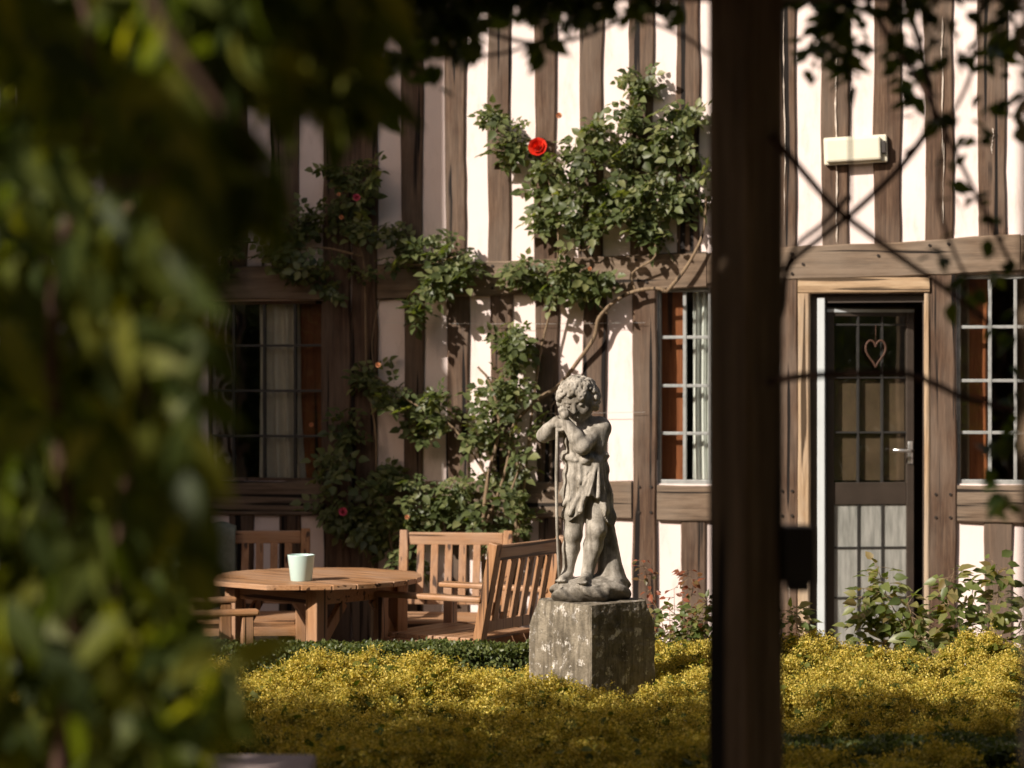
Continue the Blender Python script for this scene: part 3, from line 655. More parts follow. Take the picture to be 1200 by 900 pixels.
# ------------------------------------------------------------------ garden furniture
def make_chair(name, label):
    """origin on the floor, sitter faces -Y"""
    t = thing(name, label, 'chair', group='wooden garden armchairs around the table'); W, D = .59, .57; hw = W / 2
    for sg in (-1, 1):
        MB().box(sg * hw - .027, sg * hw + .027, -D / 2 - .025, -D / 2 + .025, 0, .611, b=.004).build('leg', M['teak'], t)
        q = MB().bar((sg * hw, D / 2 - .02, 0), (sg * hw, D / 2 - .02, .44), .05, .05).bar((sg * hw, D / 2 - .02, .438), (sg * hw, D / 2 + .07, .885), .05, .046)
        q.build('leg', M['teak'], t)
        MB().box(sg * hw - .036, sg * hw + .036, -D / 2 - .05, D / 2 + .005, .612, .638, b=.009).build('armrest', M['teaky'], t)
        MB().box(sg * hw - .013, sg * hw + .013, -D / 2 + .025, D / 2 - .045, .36, .42, b=.003).build('side_rail', M['teaky'], t)
    MB().box(-hw + .027, hw - .027, -D / 2 - .015, -D / 2 + .012, .355, .42, b=.003).build('front_rail', M['teakx'], t)
    se = MB()
    for i in range(7): se.box(-hw + .03, hw - .03, -D / 2 - .02 + i * .074, -D / 2 + .045 + i * .074, .421, .441, b=.004)
    se.build('seat', M['teakx'], t)
    sh = .09 / .447
    def by(z): return D / 2 - .02 + (z - .438) * sh
    bk = MB(); tr_ = MB(); tr_.bar((-hw + .026, by(.84), .84), (hw - .026, by(.84), .84), .07, .028, .006, up=(0, 1, 0)); tr_.build('top_rail', M['teakx'], t); bk.bar((-hw + .026, by(.50), .50), (hw - .026, by(.50), .50), .05, .026, .004, up=(0, 1, 0))
    for i in range(6):
        x = -hw + .095 + i * (W - .19) / 5; bk.bar((x, by(.52), .52), (x, by(.842), .842), .044, .014, .003, up=(1, 0, 0)) if False else bk.box(-.021, .021, -.007, .007, 0, .30, Matrix.Translation((x, by(.515), .515)) @ Matrix.Rotation(-math.atan(sh), 4, 'X'), .003)
    bk.build('backrest', M['teak'], t); return t
def face(o, x, y, fx, fy): o.location = (x, y, .03); o.rotation_euler = (0, 0, math.atan2(fy, fx) + math.pi / 2)
c1 = make_chair('garden_chair', 'teak slatted armchair turned away with its back beside the statue pedestal')
fx, fy = -.85, .53
# back-left post at (-.165,10.40) -> chair centre
face(c1, -.13 + fx * .29 + .53 * .30, 10.37 + fy * .29 + .85 * .30, fx, fy)
c2 = copy_tree(c1); c2['label'] = 'teak slatted armchair facing the viewer behind the right end of the table'; face(c2, -.335, 11.74, -.12, -.99); c2.scale = (.94, .94, .94)
c3 = copy_tree(c1); c3['label'] = 'teak armchair behind the table below the shaded window, partly hidden by foliage'; face(c3, -1.36, 11.74, .05, -1); c3.scale = (.95, .95, .95)
c4 = copy_tree(c1); c4['label'] = 'teak armchair left of the table with only an armrest showing past the dark foliage'; face(c4, -1.50, 10.02, .96, .28)
# round table: slats clipped to a circle, square apron with a leg at each corner
TR = .50; tb = thing('garden_table', 'round slatted teak garden table carrying the mint pot, in front of the roses', 'table', (-.925, 10.76, .03), R(-40))
tp = MB(); ns = 10; sw = 2 * TR / ns
for i in range(ns):
    y0, y1 = -TR + i * sw + .003, -TR + (i + 1) * sw - .003; a, b = [math.sqrt(max(.0001, TR ** 2 - q * q)) for q in (y0, y1)]
    a, b = max(a, b * .6), max(b, a * .6); z0, z1 = .678, .702; v = [(-a, y0, z0), (a, y0, z0), (b, y1, z0), (-b, y1, z0), (-a, y0, z1), (a, y0, z1), (b, y1, z1), (-b, y1, z1)]
    tp.add(v, [(0, 3, 2, 1), (4, 5, 6, 7), (0, 1, 5, 4), (1, 2, 6, 5), (2, 3, 7, 6), (3, 0, 4, 7)])
to_ = tp.build('tabletop', M['teakx'], tb); bv = to_.modifiers.new('b', 'BEVEL'); bv.width = .003; bv.segments = 2
hq = .27; ap = MB()
for sg in (-1, 1): ap.box(-hq + .037, hq - .037, sg * hq - .012, sg * hq + .012, .60, .677, b=.003); ap.box(sg * hq - .012, sg * hq + .012, -hq + .037, hq - .037, .60, .677, b=.003)
ap.build('apron', M['teakx'], tb)
for sx in (-1, 1):
    for sy in (-1, 1):
        x, y = sx * hq, sy * hq; MB().box(x - .036, x + .036, y - .036, y + .036, 0, .676, b=.005).build('leg', M['teak'], tb)
        MB().box(-.16, .13, -.03, .03, .655, .677, Matrix.Translation((x, y, 0)) @ Matrix.Rotation(math.atan2(y, x), 4, 'Z'), .003).build('bracket', M['teak'], tb) if False else None
        MB().bar((x, y - sy * .03, .42), (x, y - sy * .17, .60), .03, .045).build('brace', M['teak'], tb)
# cup
cup = MB(); v = []; f = []; prof = [(.0, .0), (.046, .0), (.049, .004), (.063, .118), (.0635, .121), (.060, .122), (.058, .118), (.045, .008), (0, .008)]; n = 40
for (r_, z) in prof:
    for j in range(n): a = 2 * math.pi * j / n; v.append((r_ * math.cos(a), r_ * math.sin(a), z))
for i in range(len(prof) - 1):
    for j in range(n): f.append((i * n + j, i * n + (j + 1) % n, (i + 1) * n + (j + 1) % n, (i + 1) * n + j))
cp = cup.add(v, f).build('flower_pot', M['cup'], None, True); tag(cp, 'pale mint tapered ceramic pot standing on the garden table', 'pot')
cp.location = ((353 - 600) / F * 10.5, 10.5, .7305)
# throw over the left chair back
v = []; f = []; nx, nz = 16, 24
for i in range(nx + 1):
    for j in range(nz + 1):
        s_ = (i / nx - .5) * .2; t = j / nz * .9 - .45; y = .04 * (1 if t > 0 else -1) * min(1, abs(t) / .04) + .012 * math.sin(s_ * 50); z = -abs(t) * 1.0 + .012 * math.sin(s_ * 30 + 1)
        v.append((s_, y, z))
for i in range(nx):
    for j in range(nz): k = i * (nz + 1) + j; f.append((k, k + 1, k + nz + 2, k + nz + 1))
th = MB().add(v, f).build('throw', M['throw'], None, True); th.location = (-1.56, 12.05, .90); tag(th, 'grey-green cloth hung over the back of the shaded chair', 'cloth')
mo = th.modifiers.new('t', 'SOLIDIFY'); mo.thickness = .006

# ------------------------------------------------------------------ roses on the wall
def bloom(parent, p, r, mat, nrm=(0, -1, .2), name='rose_bloom'):
    n = Vector(nrm).normalized(); q = n.to_track_quat('Z', 'Y').to_matrix(); V = []; Fc = []
    for ring, (cnt, rr, tilt) in enumerate(((3, .22, 86), (5, .42, 80), (6, .62, 70), (7, .82, 58), (8, 1.0, 40))):
        for i in range(cnt):
            a = 2 * math.pi * (i + ring * .4) / cnt; k = len(V)
            for (u, vv) in ((-.45, 0), (.45, 0), (-.55, .6), (.55, .6), (-.28, 1), (.28, 1), (0, .3)):
                rad = rr * r * (.25 + .75 * vv * math.cos(R(tilt)) + .1); h = r * (.1 + vv * math.sin(R(tilt)) * .75); an = a + u * 1.7 / max(1, 1 + ring * .13)
                V.append(Vector(p) + q @ Vector((rad * math.cos(an), rad * math.sin(an), h)))
            Fc += [(k, k + 1, k + 6), (k, k + 6, k + 2), (k + 6, k + 1, k + 3), (k + 2, k + 6, k + 3), (k + 2, k + 3, k + 5, k + 4)]
    return MB().add(V, Fc).build(name, mat, parent, True)
def rose_cloud(blobs, name, parent, mat, size=(.07, .115), depth=(.06, .32)):
    P = []; nt_ = [0]
    for (px, py, rx, ry, n) in blobs:
        # sprays: short shoots carrying compound leaves
        ns_ = max(3, int(n // 9 * .33))
        for k in range(ns_):
            a = rng.uniform(0, 2 * math.pi); r_ = math.sqrt(rng.uniform()) ** .85; x, y = px + rx * r_ * math.cos(a), py + ry * r_ * math.sin(a)
            o = rng.uniform(*depth); o = depth[0] + (o - depth[0]) * (1 - .45 * r_)
            c = ww(x, y, o); base = ww(px * .25 + x * .75, py * .15 + y * .85 + ry * .18, max(.03, o * .5))
            d = (c - base); 
            if k % 2 == 0 and nt_[0] < 95: nt_[0] += 1; MB().tube([base, base.lerp(c, .5) + Vector((0, 0, .01)), c], [.003, .0022, .0012], 4).build('twig', M['bark'], parent)
            for m in range(9):
                t = rng.uniform(.25, 1.12); P.append(base.lerp(c, t) + Vector(rng.normal(size=3) * .022))
    P = np.array(P); n = len(P); D = rvec(n) * [1, .8, .55] + np.array([0, -.25, -.30]); Nn = rvec(n) * .75 + np.array([-.25, -.75, .8])
    S = rng.uniform(size[0] * .7, size[1], n)
    return scatter(name, ROSE, P, D, Nn, S, mat, parent)
rose = thing('climbing_rose', 'large climbing rose with one red bloom spreading over the sunlit studs', 'climbing plant', ww(600, 786, .1))
def wpath(pts, n=5): return smooth_path([ww(x, y, o) for (x, y, o) in pts], n)
def rs(parent, pts, r0, r1):
    p = wpath(pts); MB().tube(p, [r0 + (r1 - r0) * i / (len(p) - 1) for i in range(len(p))], 7).build('stem', M['bark'], parent, True)
def reparent(root):
    for o in [x for x in bpy.data.objects if x.parent == root]: o.matrix_parent_inverse = root.matrix_basis.inverted()
rs(rose, [(604, 790, .12), (606, 700, .1), (603, 640, .10), (608, 560, .10), (600, 505, .08), (628, 470, .08), (655, 452, .06), (676, 425, .06), (696, 396, .08), (702, 372, .1), (722, 352, .1), (745, 341, .1), (770, 338, .1), (781, 342, .1)], .013, .010)
rs(rose, [(781, 342, .1), (798, 322, .1), (812, 300, .1), (824, 272, .1), (828, 230, .1)], .011, .006)
rs(rose, [(606, 640, .1), (615, 560, .1), (624, 480, .1), (634, 410, .1), (648, 350, .1), (654, 300, .12), (652, 250, .12), (640, 200, .12)], .009, .004)
rs(rose, [(745, 341, .1), (741, 320, .1), (768, 300, .12), (762, 270, .12)], .007, .004)
rs(rose, [(651, 310, .12), (668, 292, .12), (690, 290, .12), (710, 240, .14)], .006, .003)
rs(rose, [(650, 345, .1), (640, 322, .1), (620, 310, .1), (606, 300, .1)], .005, .002)
rs(rose, [(712, 368, .1), (697, 350, .1), (690, 330, .1)], .006, .002)
RB = [(622, 180, 32, 30, 80), (650, 205, 42, 42, 190), (690, 205, 34, 55, 180), (640, 235, 34, 28, 110), (675, 255, 40, 25, 110), (715, 225, 26, 36, 90), (738, 190, 24, 40, 80), (760, 190, 40, 60, 210),
      (790, 220, 34, 70, 200), (757, 125, 24, 30, 60), (802, 120, 26, 34, 70), (745, 255, 34, 28, 90), (775, 280, 36, 24, 110), (812, 170, 20, 60, 100), (594, 160, 18, 22, 26), (580, 140, 8, 12, 8), (752, 100, 14, 12, 14),
      (650, 318, 30, 14, 44), (690, 330, 32, 20, 80), (660, 340, 24, 16, 36), (614, 318, 8, 8, 10), (700, 150, 12, 12, 10)]
rose_cloud(RB, 'foliage', rose, M['roseleaf'])
bloom(rose, ww(631, 174, .36), .056, M['red'], (-.2, -1, .25)); bloom(rose, ww(655, 136, .25), .018, M['peach'], name='bud'); bloom(rose, ww(691, 315, .25), .012, M['peach'], name='bud')
reparent(rose)
rose2 = thing('climbing_rose', 'leafy rose bush against the plaster behind the chairs, half sunlit and half shaded', 'climbing plant', ww(565, 786, .15))
rs(rose2, [(565, 790, .2), (567, 700, .2), (566, 620, .2), (572, 560, .2), (585, 500, .18), (575, 450, .2), (560, 430, .2)], .016, .006)
rs(rose2, [(566, 620, .2), (590, 560, .15), (604, 480, .14), (605, 420, .15)], .01, .004); rs(rose2, [(572, 560, .2), (530, 500, .2), (480, 470, .2), (440, 440, .2)], .007, .003)
rs(rose2, [(590, 600, .2), (620, 520, .12), (650, 470, .1)], .006, .003)
RB2 = [(590, 430, 36, 36, 110), (610, 470, 34, 36, 90), (560, 470, 30, 40, 110), (575, 520, 36, 40, 140), (545, 560, 34, 36, 110), (590, 560, 28, 34, 70), (520, 480, 24, 30, 60), (490, 470, 22, 20, 44), (460, 460, 18, 16, 30), (440, 440, 12, 14, 16),
       (500, 510, 22, 14, 34), (610, 420, 18, 24, 30), (600, 395, 14, 14, 16), (570, 610, 26, 26, 60), (545, 590, 30, 26, 60), (600, 600, 18, 30, 26)]
rose_cloud(RB2, 'foliage', rose2, M['roseleaf'], depth=(.08, .38)); reparent(rose2)
rose3 = thing('climbing_rose', 'shaded rose with small pink blooms climbing the dark post left of the sunlit plaster', 'climbing plant', ww(420, 786, .15))
rs(rose3, [(435, 790, .1), (437, 640, .1), (441, 520, .08), (430, 440, .06), (428, 360, .06), (425, 300, .1), (400, 250, .12)], .008, .004)
rs(rose3, [(430, 330, .08), (460, 310, .1), (500, 310, .16), (535, 300, .2)], .006, .003); rs(rose3, [(425, 300, .1), (370, 290, .12), (300, 300, .12), (250, 310, .1)], .006, .003)
rs(rose3, [(470, 790, .2), (468, 700, .2), (455, 620, .22)], .01, .006); rs(rose3, [(440, 450, .06), (436, 400, .06), (445, 350, .06)], .005, .003)
RB3 = [(420, 235, 34, 34, 110), (390, 260, 34, 30, 90), (440, 270, 30, 34, 90), (470, 280, 24, 30, 60), (350, 280, 34, 30, 70), (300, 300, 36, 20, 70), (260, 300, 24, 24, 44), (400, 320, 30, 26, 60), (360, 315, 26, 18, 36), (410, 190, 22, 22, 34),
       (515, 300, 26, 22, 90), (492, 345, 20, 16, 60), (505, 325, 20, 20, 50), (540, 315, 14, 14, 20), (430, 210, 20, 30, 40),
       (450, 600, 52, 34, 260), (420, 630, 40, 34, 150), (500, 600, 34, 36, 140), (400, 590, 24, 26, 60), (440, 560, 30, 20, 60), (470, 640, 46, 30, 120), (480, 560, 24, 18, 36), (385, 540, 20, 24, 40), (400, 500, 16, 18, 20)]
rose_cloud(RB3, 'foliage', rose3, M['roseleaf'], depth=(.06, .36))
for (x, y, r_, mt) in ((402, 600, .026, 'pink'), (477, 606, .014, 'peach'), (418, 232, .022, 'pink'), (397, 228, .012, 'peach'), (252, 294, .024, 'red'), (365, 498, .014, 'peach'), (443, 428, .016, 'peach'), (400, 255, .014, 'peach')): bloom(rose3, ww(x, y, .38), r_, M[mt])
reparent(rose3)

# ------------------------------------------------------------------ beds
def hnoise(x, y): return (np.sin(x * 3.1 + 1.7 * np.sin(y * 2.3)) + np.sin(y * 4.3 + 1.3 * np.sin(x * 3.7 + 1)) + .6 * np.sin(x * 9.1 + y * 5.2) + .5 * np.sin(x * 7 - y * 11)) / 3.1
def bed(name, label, y0, y1, n, nl, base, amp, x0=-2.6, x1=2.6):
    m = int((x1 - x0) * (y1 - y0) * 22); cx, cy = rng.uniform(x0, x1, m), rng.uniform(y0, y1, m); ch = base + rng.normal(size=m) * amp; cr = rng.uniform(.12, .22, m)
    def top(x, y):
        out = np.full(len(x), -1.0)
        for a, b, h, r_ in zip(cx, cy, ch, cr): out = np.maximum(out, h - .10 * (((x - a) ** 2 + (y - b) ** 2) / r_ ** 2) ** 1.3)
        return np.maximum(out, base - .16)
    def ok(x, y): return ~((abs((x - .32)) + abs(y - 9.2)) < .29)
    sp = 11; x = rng.uniform(x0, x1, n // sp); y = rng.uniform(y0, y1, n // sp); t0 = top(x, y) + rng.normal(size=len(x)) * .014
    x = np.repeat(x, sp) + rng.normal(size=len(x) * sp) * .014; y = np.repeat(y, sp) + rng.normal(size=len(y) * sp) * .014; t = np.repeat(t0, sp) + rng.normal(size=len(t0) * sp) * .010; k = ok(x, y); x, y, t = x[k], y[k], t[k]
    k = (t > base - .13 + rng.normal(size=len(x)) * .02) & (np.sin(x * 41 + 3 * np.sin(y * 33)) * np.sin(y * 37 + 2 * np.sin(x * 29)) > -2); x, y, t = x[k], y[k], t[k]
    z = t + .012 * np.sin(x * 33 + y * 21) * np.sin(y * 41 - x * 23); P = np.stack([x, y, z], 1)
    o = scatter(name, FROTH, P, rvec(len(P)), rvec(len(P)), rng.uniform(.009, .023, len(P)), M['mantle']); tag(o, label, 'flowers', kind='stuff')
    x = rng.uniform(x0, x1, nl); y = rng.uniform(y0, y1, nl); k = ok(x, y); x, y = x[k], y[k]
    z = top(x, y) - rng.uniform(-.022, .15, len(x)); P = np.stack([x, y, z], 1); D = rvec(len(P)) * [1, 1, .5]; Nn = rvec(len(P)) * .7 + [0, 0, 1]
    o = scatter('mantle_leaves', ROUND, P, D, Nn, rng.uniform(.025, .05, len(P)), M['mantleleaf']); tag(o, kind='stuff', label='soft green leaves under the ' + ('front' if y0 < 7 else 'shaded' if y0 < 7.5 else 'sunlit' if y0 < 9 else 'hindmost') + ' yellow flowers', cat='leaves')
bed('mantle_flowers', 'frothy yellow-green flowers filling the bed around the pedestal', 7.66, 9.66, 125000, 26000, .432, .034)
bed('mantle_flowers', 'yellow-green flowers continuing in shade left of the dark near hedge', 7.2, 7.64, 22000, 4000, .45, .03, -2.4, .80)
bed('mantle_flowers', 'shaded yellow-green flowers in the nearest strip of the bed', 6.1, 7.25, 50000, 9000, .46, .03)
def hedge(name, label, x0, x1, y0, y1, h, n):
    P = []; Nn = []
    for (area, fn) in ((1.0, 0), (.55, 1), (.35, 2)):
        m = int(n * area / 1.9); a = rng.uniform(x0, x1, m)
        if fn == 0: y = rng.uniform(y0, y1, m); z = h + .018 * hnoise(a * 3, y * 3) - np.abs(rng.normal(size=m)) * .012; nn = [0, 0, 1]
        elif fn == 1: y = y0 + np.abs(rng.normal(size=m)) * .015 + .012 * hnoise(a * 4, a); z = h - rng.uniform(0, 1, m) ** 1.3 * h * .9; nn = [0, -1, .2]
        else: y = y1 - np.abs(rng.normal(size=m)) * .015; z = h - rng.uniform(0, 1, m) * h * .9; nn = [0, 1, .2]
        P.append(np.stack([a, y, z], 1)); Nn.append(np.tile(nn, (m, 1)))
    P = np.concatenate(P); Nn = np.concatenate(Nn) + rvec(len(P)) * .7
    th_ = thing(name, label, 'hedge', ((x0 + x1) / 2, (y0 + y1) / 2, 0)); o = scatter('foliage', BOXL, P, rvec(len(P)) + [0, 0, .6], Nn, rng.uniform(.014, .024, len(P)), M['boxleaf'], th_)
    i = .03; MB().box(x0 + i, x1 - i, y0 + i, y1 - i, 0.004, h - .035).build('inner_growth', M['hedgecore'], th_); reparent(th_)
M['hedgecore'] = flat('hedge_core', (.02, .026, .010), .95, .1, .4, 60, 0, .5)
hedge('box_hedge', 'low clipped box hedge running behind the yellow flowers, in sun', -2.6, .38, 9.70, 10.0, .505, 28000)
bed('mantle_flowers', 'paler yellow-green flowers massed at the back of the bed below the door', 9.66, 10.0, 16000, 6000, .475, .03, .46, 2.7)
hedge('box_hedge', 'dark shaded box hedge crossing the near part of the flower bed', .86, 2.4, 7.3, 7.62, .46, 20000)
# leafy shrubs in front of door and wall
def shrub(name, label, stems, n, mat, size, parent=None, spread=.05, r=.004):
    t = thing(name, label, 'shrub', stems[0][0]); P = []; D = []; tw = MB()
    for st_ in stems:
        p = smooth_path(st_, 5); tw.tube(p, [r * (1 - .7 * i / (len(p) - 1)) for i in range(len(p))], 5)
        for i, q in enumerate(p):
            if i < len(p) * .22: continue
            for k in range(n):
                d = Vector(rvec(1)[0] * [1, 1, .5]); b = q + d * rng.uniform(.02, spread); P.append(b); D.append(d + Vector((0, 0, -.1)))
                if k % 2 == 0: tw.tube([q, b], .0012, 3)
    tw.build('stem', M['bark'], t); P = np.array(P); D = np.array(D); m = len(P)
    scatter('foliage', mat[1], P, D, rvec(m) * .6 + [-.2, -.5, .9], rng.uniform(*size, m), M[mat[0]], t); reparent(t); return t
def st3(d, *pts): return [at(x, y, d + k * .02) for k, (x, y) in enumerate(pts)]
shrub('rose_shrub', 'bright leafy rose shoots standing in front of the pale lower door panel', [st3(10.25, (1070, 800), (1060, 740), (1040, 700), (1028, 664)), st3(10.3, (1075, 800), (1050, 740), (1020, 725), (1004, 740)), st3(10.2, (1075, 800), (1072, 740), (1062, 700)), st3(10.3, (1070, 790), (1040, 760), (1015, 715), (1012, 690))], 6, ('shrubleaf', LEAF), (.05, .08), spread=.07)
shrub('rose_shrub', 'tall leafy shrub in front of the white plaster right of the door', [st3(10.2, (1130, 810), (1125, 740), (1110, 700), (1118, 670)), st3(10.2, (1130, 810), (1150, 740), (1170, 700), (1165, 660)), st3(10.3, (1135, 810), (1100, 750), (1085, 720)), st3(10.2, (1130, 810), (1160, 760), (1195, 740), (1215, 700)), st3(10.3, (1140, 810), (1140, 750), (1140, 690)), st3(10.1, (1110, 810), (1095, 770), (1080, 745))], 6, ('shrubleaf', LEAF), (.05, .09), spread=.08)
shrub('rose_shrub', 'thin rose shoots with reddish young leaves to the right of the pedestal', [st3(10.3, (780, 800), (778, 740), (765, 700), (752, 655)), st3(10.3, (790, 800), (800, 730), (812, 690), (806, 668)), st3(10.2, (800, 800), (815, 740), (825, 705)), st3(10.3, (770, 800), (760, 740), (745, 720)), st3(10.3, (785, 800), (790, 740), (790, 690))], 4, ('redleaf', LEAF), (.028, .045), spread=.05, r=.003)
shrub('green_shrub', 'low bushy green plant between the pedestal and the dark pergola post', [st3(10.15, (x, 815), (x + dx, 775), (x + dx * 2, h)) for (x, dx, h) in ((775, -6, 740), (785, 0, 715), (790, 4, 725), (805, 6, 712), (820, 4, 705), (835, 6, 710), (762, -5, 740), (812, 0, 735), (798, 3, 745))], 11, ('shrubleaf', LEAF), (.035, .055), spread=.08)
shrub('green_shrub', 'leafy stems beside the right edge of the dark pergola post', [st3(9.9, (945, 850), (940, 780), (935, 735), (925, 715)), st3(9.9, (950, 850), (960, 790), (975, 750)), st3(9.9, (935, 850), (925, 800), (915, 760)), st3(9.8, (950, 850), (945, 800), (965, 770)), st3(9.9, (965, 830), (975, 780), (990, 760))], 7, ('shrubleaf', LEAF), (.04, .07), spread=.08)
# ------------------------------------------------------------------ pergola, where the viewer stands
perg = thing('pergola', 'dark timber pergola framing the view, one post crossing the picture right of the statue', 'pergola', (0, 4.5, 0))
def post(x, y, sz, rz, h=2.62): o = MB().box(-sz / 2, sz / 2, -sz / 2, sz / 2, .03, h, b=.006).build('post', M['pergola'], perg); o.location = (x, y, 0); o.rotation_euler = (0, 0, rz)
post((874 - 600) / F * 4.5, 4.5, .1065, R(42)); post(.76, 3.05, .12, R(10)); post((176 - 600) / F * 3.6, 3.6, .13, R(10))
post(-2.9, 4.5, .11, R(8)); post(2.9, 4.5, .11, 0); post(-2.9, .5, .11, 0); post(2.9, .5, .11, 0)
MB().box(-4.2, 3.6, 4.42, 4.56, 2.405, 2.56, b=.006).build('beam', M['pergolax'], perg); MB().box(-4.2, 3.6, .44, .56, 2.55, 2.70, b=.006).build('beam', M['pergolax'], perg)
MB().box(-4.2, 3.6, -2.5, -2.38, 2.55, 2.70, b=.006).build('beam', M['pergolax'], perg)
for x in np.arange(-4.0, 3.6, .5): MB().box(x - .03, x + .03, -2.8, 4.85, 2.70, 2.82).build('rafter', M['pergola'], perg)
reparent(perg)
bx_ = MB().box(-.05, .05, -.05, .05, 0, .125, b=.006).box(-.035, .035, -.045, .045, -.018, .0, b=.004).build('junction_box', M['grey']); bx_.location = at(934, 682, 4.52) ; bx_.scale = (.62, .8, .9)
tag(bx_, 'small dark junction box fixed to the right side of the pergola post', 'electrical box')
# canopy of unseen leaves over the pergola, added for shade, thinned for sun flecks
cv = thing('pergola_vine', 'dark leafy vine roofing the pergola and hanging along the top of the view', 'climbing plant', (0, 4.2, 0))
n = 56000; P = np.stack([rng.uniform(-6.0, 3.6, n), rng.uniform(-2.9, 4.9, n), 2.86 + rng.uniform(0, 1.3, n)], 1)
P = P[~((P[:, 0] < -1.2) & (P[:, 0] > -4.6) & (P[:, 1] < 2.3) & (rng.uniform(size=n) < .95))]; n = len(P)
D = rvec(n) * [1, 1, .3]; Nn = rvec(n) * .5 + [0, 0, 1]
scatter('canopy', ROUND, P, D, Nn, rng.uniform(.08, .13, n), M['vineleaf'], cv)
# hanging sprays seen along the top
def spray(P, D, c, r, n, flat_=1.0):
    for i in range(n):
        o = Vector(rng.normal(size=3) * [r[0], r[1], r[2]] * .5); P.append(Vector(c) + o); d = Vector(rvec(1)[0]); d.z = d.z * .5 - .55; D.append(d)
P = []; D = []
for (x, y, rx, ry, n) in ((480, 12, 60, 22, 130), (540, 28, 26, 24, 50), (470, 60, 16, 26, 14), (600, 2, 70, 12, 70), (455, 110, 10, 22, 8), (690, 4, 70, 14, 50), (515, 80, 10, 16, 5), (645, 38, 14, 14, 6), (770, 2, 60, 10, 22),
                          (978, 24, 26, 34, 90), (960, 62, 16, 22, 16), (1000, 70, 14, 22, 12), (1045, 36, 20, 30, 18), (1070, 10, 40, 16, 34), (1080, 90, 20, 30, 14), (1110, 40, 26, 26, 22), (1180, 20, 30, 26, 34), (1165, 60, 30, 30, 22), (940, -6, 50, 8, 16), (1096, 142, 12, 10, 10), (1060, 95, 12, 20, 8),
                          (1175, 130, 20, 20, 10), (1130, 170, 22, 30, 9), (1140, 240, 24, 26, 9), (1170, 300, 24, 30, 12), (1190, 380, 16, 40, 12), (1195, 470, 14, 50, 14), (1185, 540, 24, 30, 14), (1175, 580, 22, 16, 8), (1112, 205, 12, 12, 4), (1095, 300, 10, 12, 4), (1130, 340, 16, 14, 5)):
    dd = rng.uniform(4.3, 4.75); k = dd / F; spray(P, D, at(x, y, dd), (rx * k * 1.2, .12, ry * k * 1.2), n)
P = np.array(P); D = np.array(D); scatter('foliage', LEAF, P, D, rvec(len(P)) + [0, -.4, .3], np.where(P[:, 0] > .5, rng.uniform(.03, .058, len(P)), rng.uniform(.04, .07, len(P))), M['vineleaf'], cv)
for (d, pts, r0, r1) in ((4.45, [(905, 160), (940, 200), (975, 240), (1010, 268), (1060, 305), (1110, 340), (1160, 380)], .0055, .004), (4.6, [(1096, 140), (1060, 190), (1010, 240), (960, 280), (925, 312), (918, 360), (908, 400), (906, 450)], .0050, .0035),
                         (4.4, [(900, 448), (940, 441), (1000, 438), (1060, 438), (1100, 452), (1130, 466), (1190, 480)], .0055, .004), (4.5, [(1010, -10), (1040, 40), (1085, 110), (1120, 180), (1150, 240), (1185, 310)], .004, .003),
                         (4.6, [(1110, 140), (1100, 230), (1120, 300), (1150, 350)], .003, .002), (4.55, [(994, 230), (965, 262), (935, 286), (918, 318)], .004, .003), (4.6, [(430, 20), (500, 34), (560, 36), (620, 50), (680, 44), (740, 22), (800, 42), (830, 64)], .0035, .0028),
                         (4.6, [(440, 60), (520, 66), (590, 62), (650, 40), (700, 10)], .003, .002), (4.5, [(1060, -5), (1080, 60), (1096, 140)], .005, .004), (4.5, [(1150, 0), (1140, 80), (1110, 140), (1060, 180)], .003, .0025), (4.6, [(996, -5), (996, 90), (997, 240)], .0025, .0018)):
    p = smooth_path([at(x, y, d + .03 * math.sin(i * 1.7)) for i, (x, y) in enumerate(pts)], 6); MB().tube(p, [1.5 * (r0 + (r1 - r0) * i / (len(p) - 1)) for i in range(len(p))], 6).build('twig', M['vinebark'], cv, True)
reparent(cv)
# unseen tall hedges, added to darken window reflections and cut sky light
for (nm, lb, x0, x1, y0, y1, h) in (('unseen_hedge', 'unseen tall hedge added on the left to darken window reflections', -10.5, -9.5, -9, 9, 4.0), ('unseen_hedge', 'unseen tall hedge added behind the pergola to darken window reflections', -9.4, 9.4, -9.5, -8.5, 4.2), ('unseen_hedge', 'unseen tall hedge added on the right to cut sky light', 7, 8, -8.4, 14, 4.6)):
    t = thing(nm, lb, 'hedge', ((x0 + x1) / 2, (y0 + y1) / 2, 0)); m = 26000
    P = np.stack([rng.uniform(x0, x1, m), rng.uniform(y0, y1, m), rng.uniform(0, h, m) ** 1.0], 1); side = rng.integers(0, 3, m)
    ax = 0 if (x1 - x0) < (y1 - y0) else 1; lo, hi = (x0, x1) if ax == 0 else (y0, y1)
    P[side == 0, ax] = lo + rng.normal(size=(side == 0).sum()) * .05; P[side == 1, ax] = hi + rng.normal(size=(side == 1).sum()) * .05; P[side == 2, 2] = h + rng.normal(size=(side == 2).sum()) * .05
    scatter('foliage', BOXL, P, rvec(m), rvec(m), rng.uniform(.08, .16, m), M['boxleaf'], t)
    MB().box(x0 + .08, x1 - .08, y0 + .08, y1 - .08, .004, h - .08).build('inner_growth', M['hedgecore'], t); reparent(t)
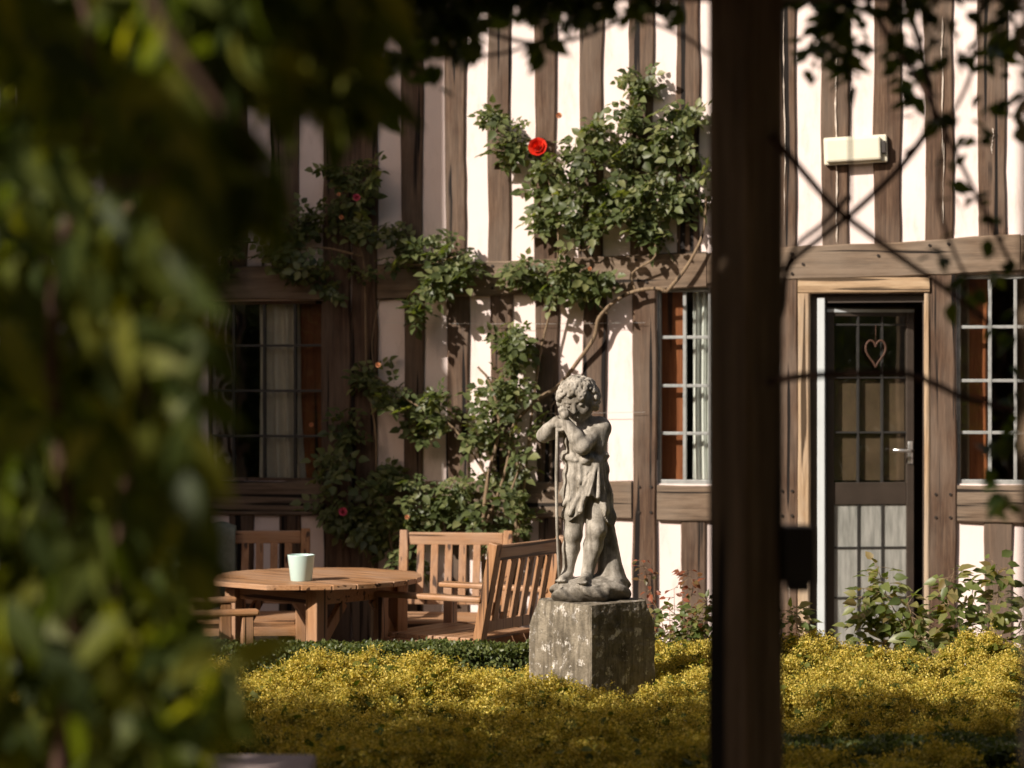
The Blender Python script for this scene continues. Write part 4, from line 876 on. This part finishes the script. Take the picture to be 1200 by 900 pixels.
# ------------------------------------------------------------------ big out-of-focus climber close on the left
wv = thing('trailing_climber', 'blurred dark green climber with long drooping leaves filling the left side close to the viewer', 'climbing plant', (-.55, 2.6, 0))
P = []; D = []
def mass(x0, x1, y0, y1, d0, d1, n):
    for i in range(n):
        d = rng.uniform(d0, d1); q = at(rng.uniform(x0, x1), rng.uniform(y0, y1), d); P.append(q); v_ = Vector(rng.normal(size=3) * .55); v_.z -= 1.0; D.append(v_)
mass(-160, 208, -80, 960, 3.0, 3.9, 2700); mass(-160, 185, -80, 960, 2.3, 3.0, 420)
mass(190, 300, -80, 60, 2.4, 3.4, 420); mass(290, 440, -60, 40, 2.7, 3.7, 300); mass(228, 280, 60, 215, 2.5, 3.1, 130); mass(325, 435, 40, 95, 2.8, 3.6, 60)
mass(200, 232, 60, 300, 2.2, 3.0, 110); mass(290, 330, 40, 80, 2.5, 3.2, 30); mass(240, 330, 180, 230, 2.4, 2.8, 42); mass(395, 435, 95, 130, 3.0, 3.6, 10)
mass(215, 232, 300, 760, 2.4, 3.0, 40); mass(248, 275, 740, 820, 2.3, 2.6, 16); mass(170, 235, 830, 930, 2.4, 3, 70); mass(205, 235, 450, 560, 2.2, 2.5, 14)
P = np.array(P); D = np.array(D); m = len(P)
scatter('foliage', LONG, P, D, rvec(m) + [-.3, -.8, .4], rng.uniform(.06, .11, m), M['weepleaf'], wv)
for pts, d, r0 in (([(165, -30), (200, 45), (235, 95), (262, 135)], 2.2, .007), ([(60, 980), (90, 700), (60, 400), (110, 100), (80, -60)], 2.9, .012), ([(150, 980), (140, 640), (190, 330), (170, 60), (240, -40)], 3.0, .009), ([(120, 215), (160, 215), (200, 200)], 2.3, .004), ([(265, 130), (300, 190), (290, 260)], 2.5, .003), ([(240, -40), (330, 20), (420, 60)], 3.0, .006), ([(230, 600), (262, 700), (262, 800)], 2.5, .003)):
    p = smooth_path([at(x, y, d) for (x, y) in pts], 6); MB().tube(p, [r0 * (1 - .5 * i / (len(p) - 1)) for i in range(len(p))], 7).build('stem', M['vinebark'], wv, True)
reparent(wv)
# low stone wall at the bottom left, near the viewer
lw = thing('low_wall', 'low wall with pinkish coping stones at the bottom left corner', 'wall', (-1.2, 5.2, 0))
MB().box(-2.4, -.48, 5.14, 5.40, 0, .70).build('wall_body', M['coping'], lw)
for i in range(5): x = -2.42 + i * .392; MB().box(x, x + .384, 5.10, 5.44, .701, .755, b=.008).build('coping_stone', M['coping'], lw)
reparent(lw)
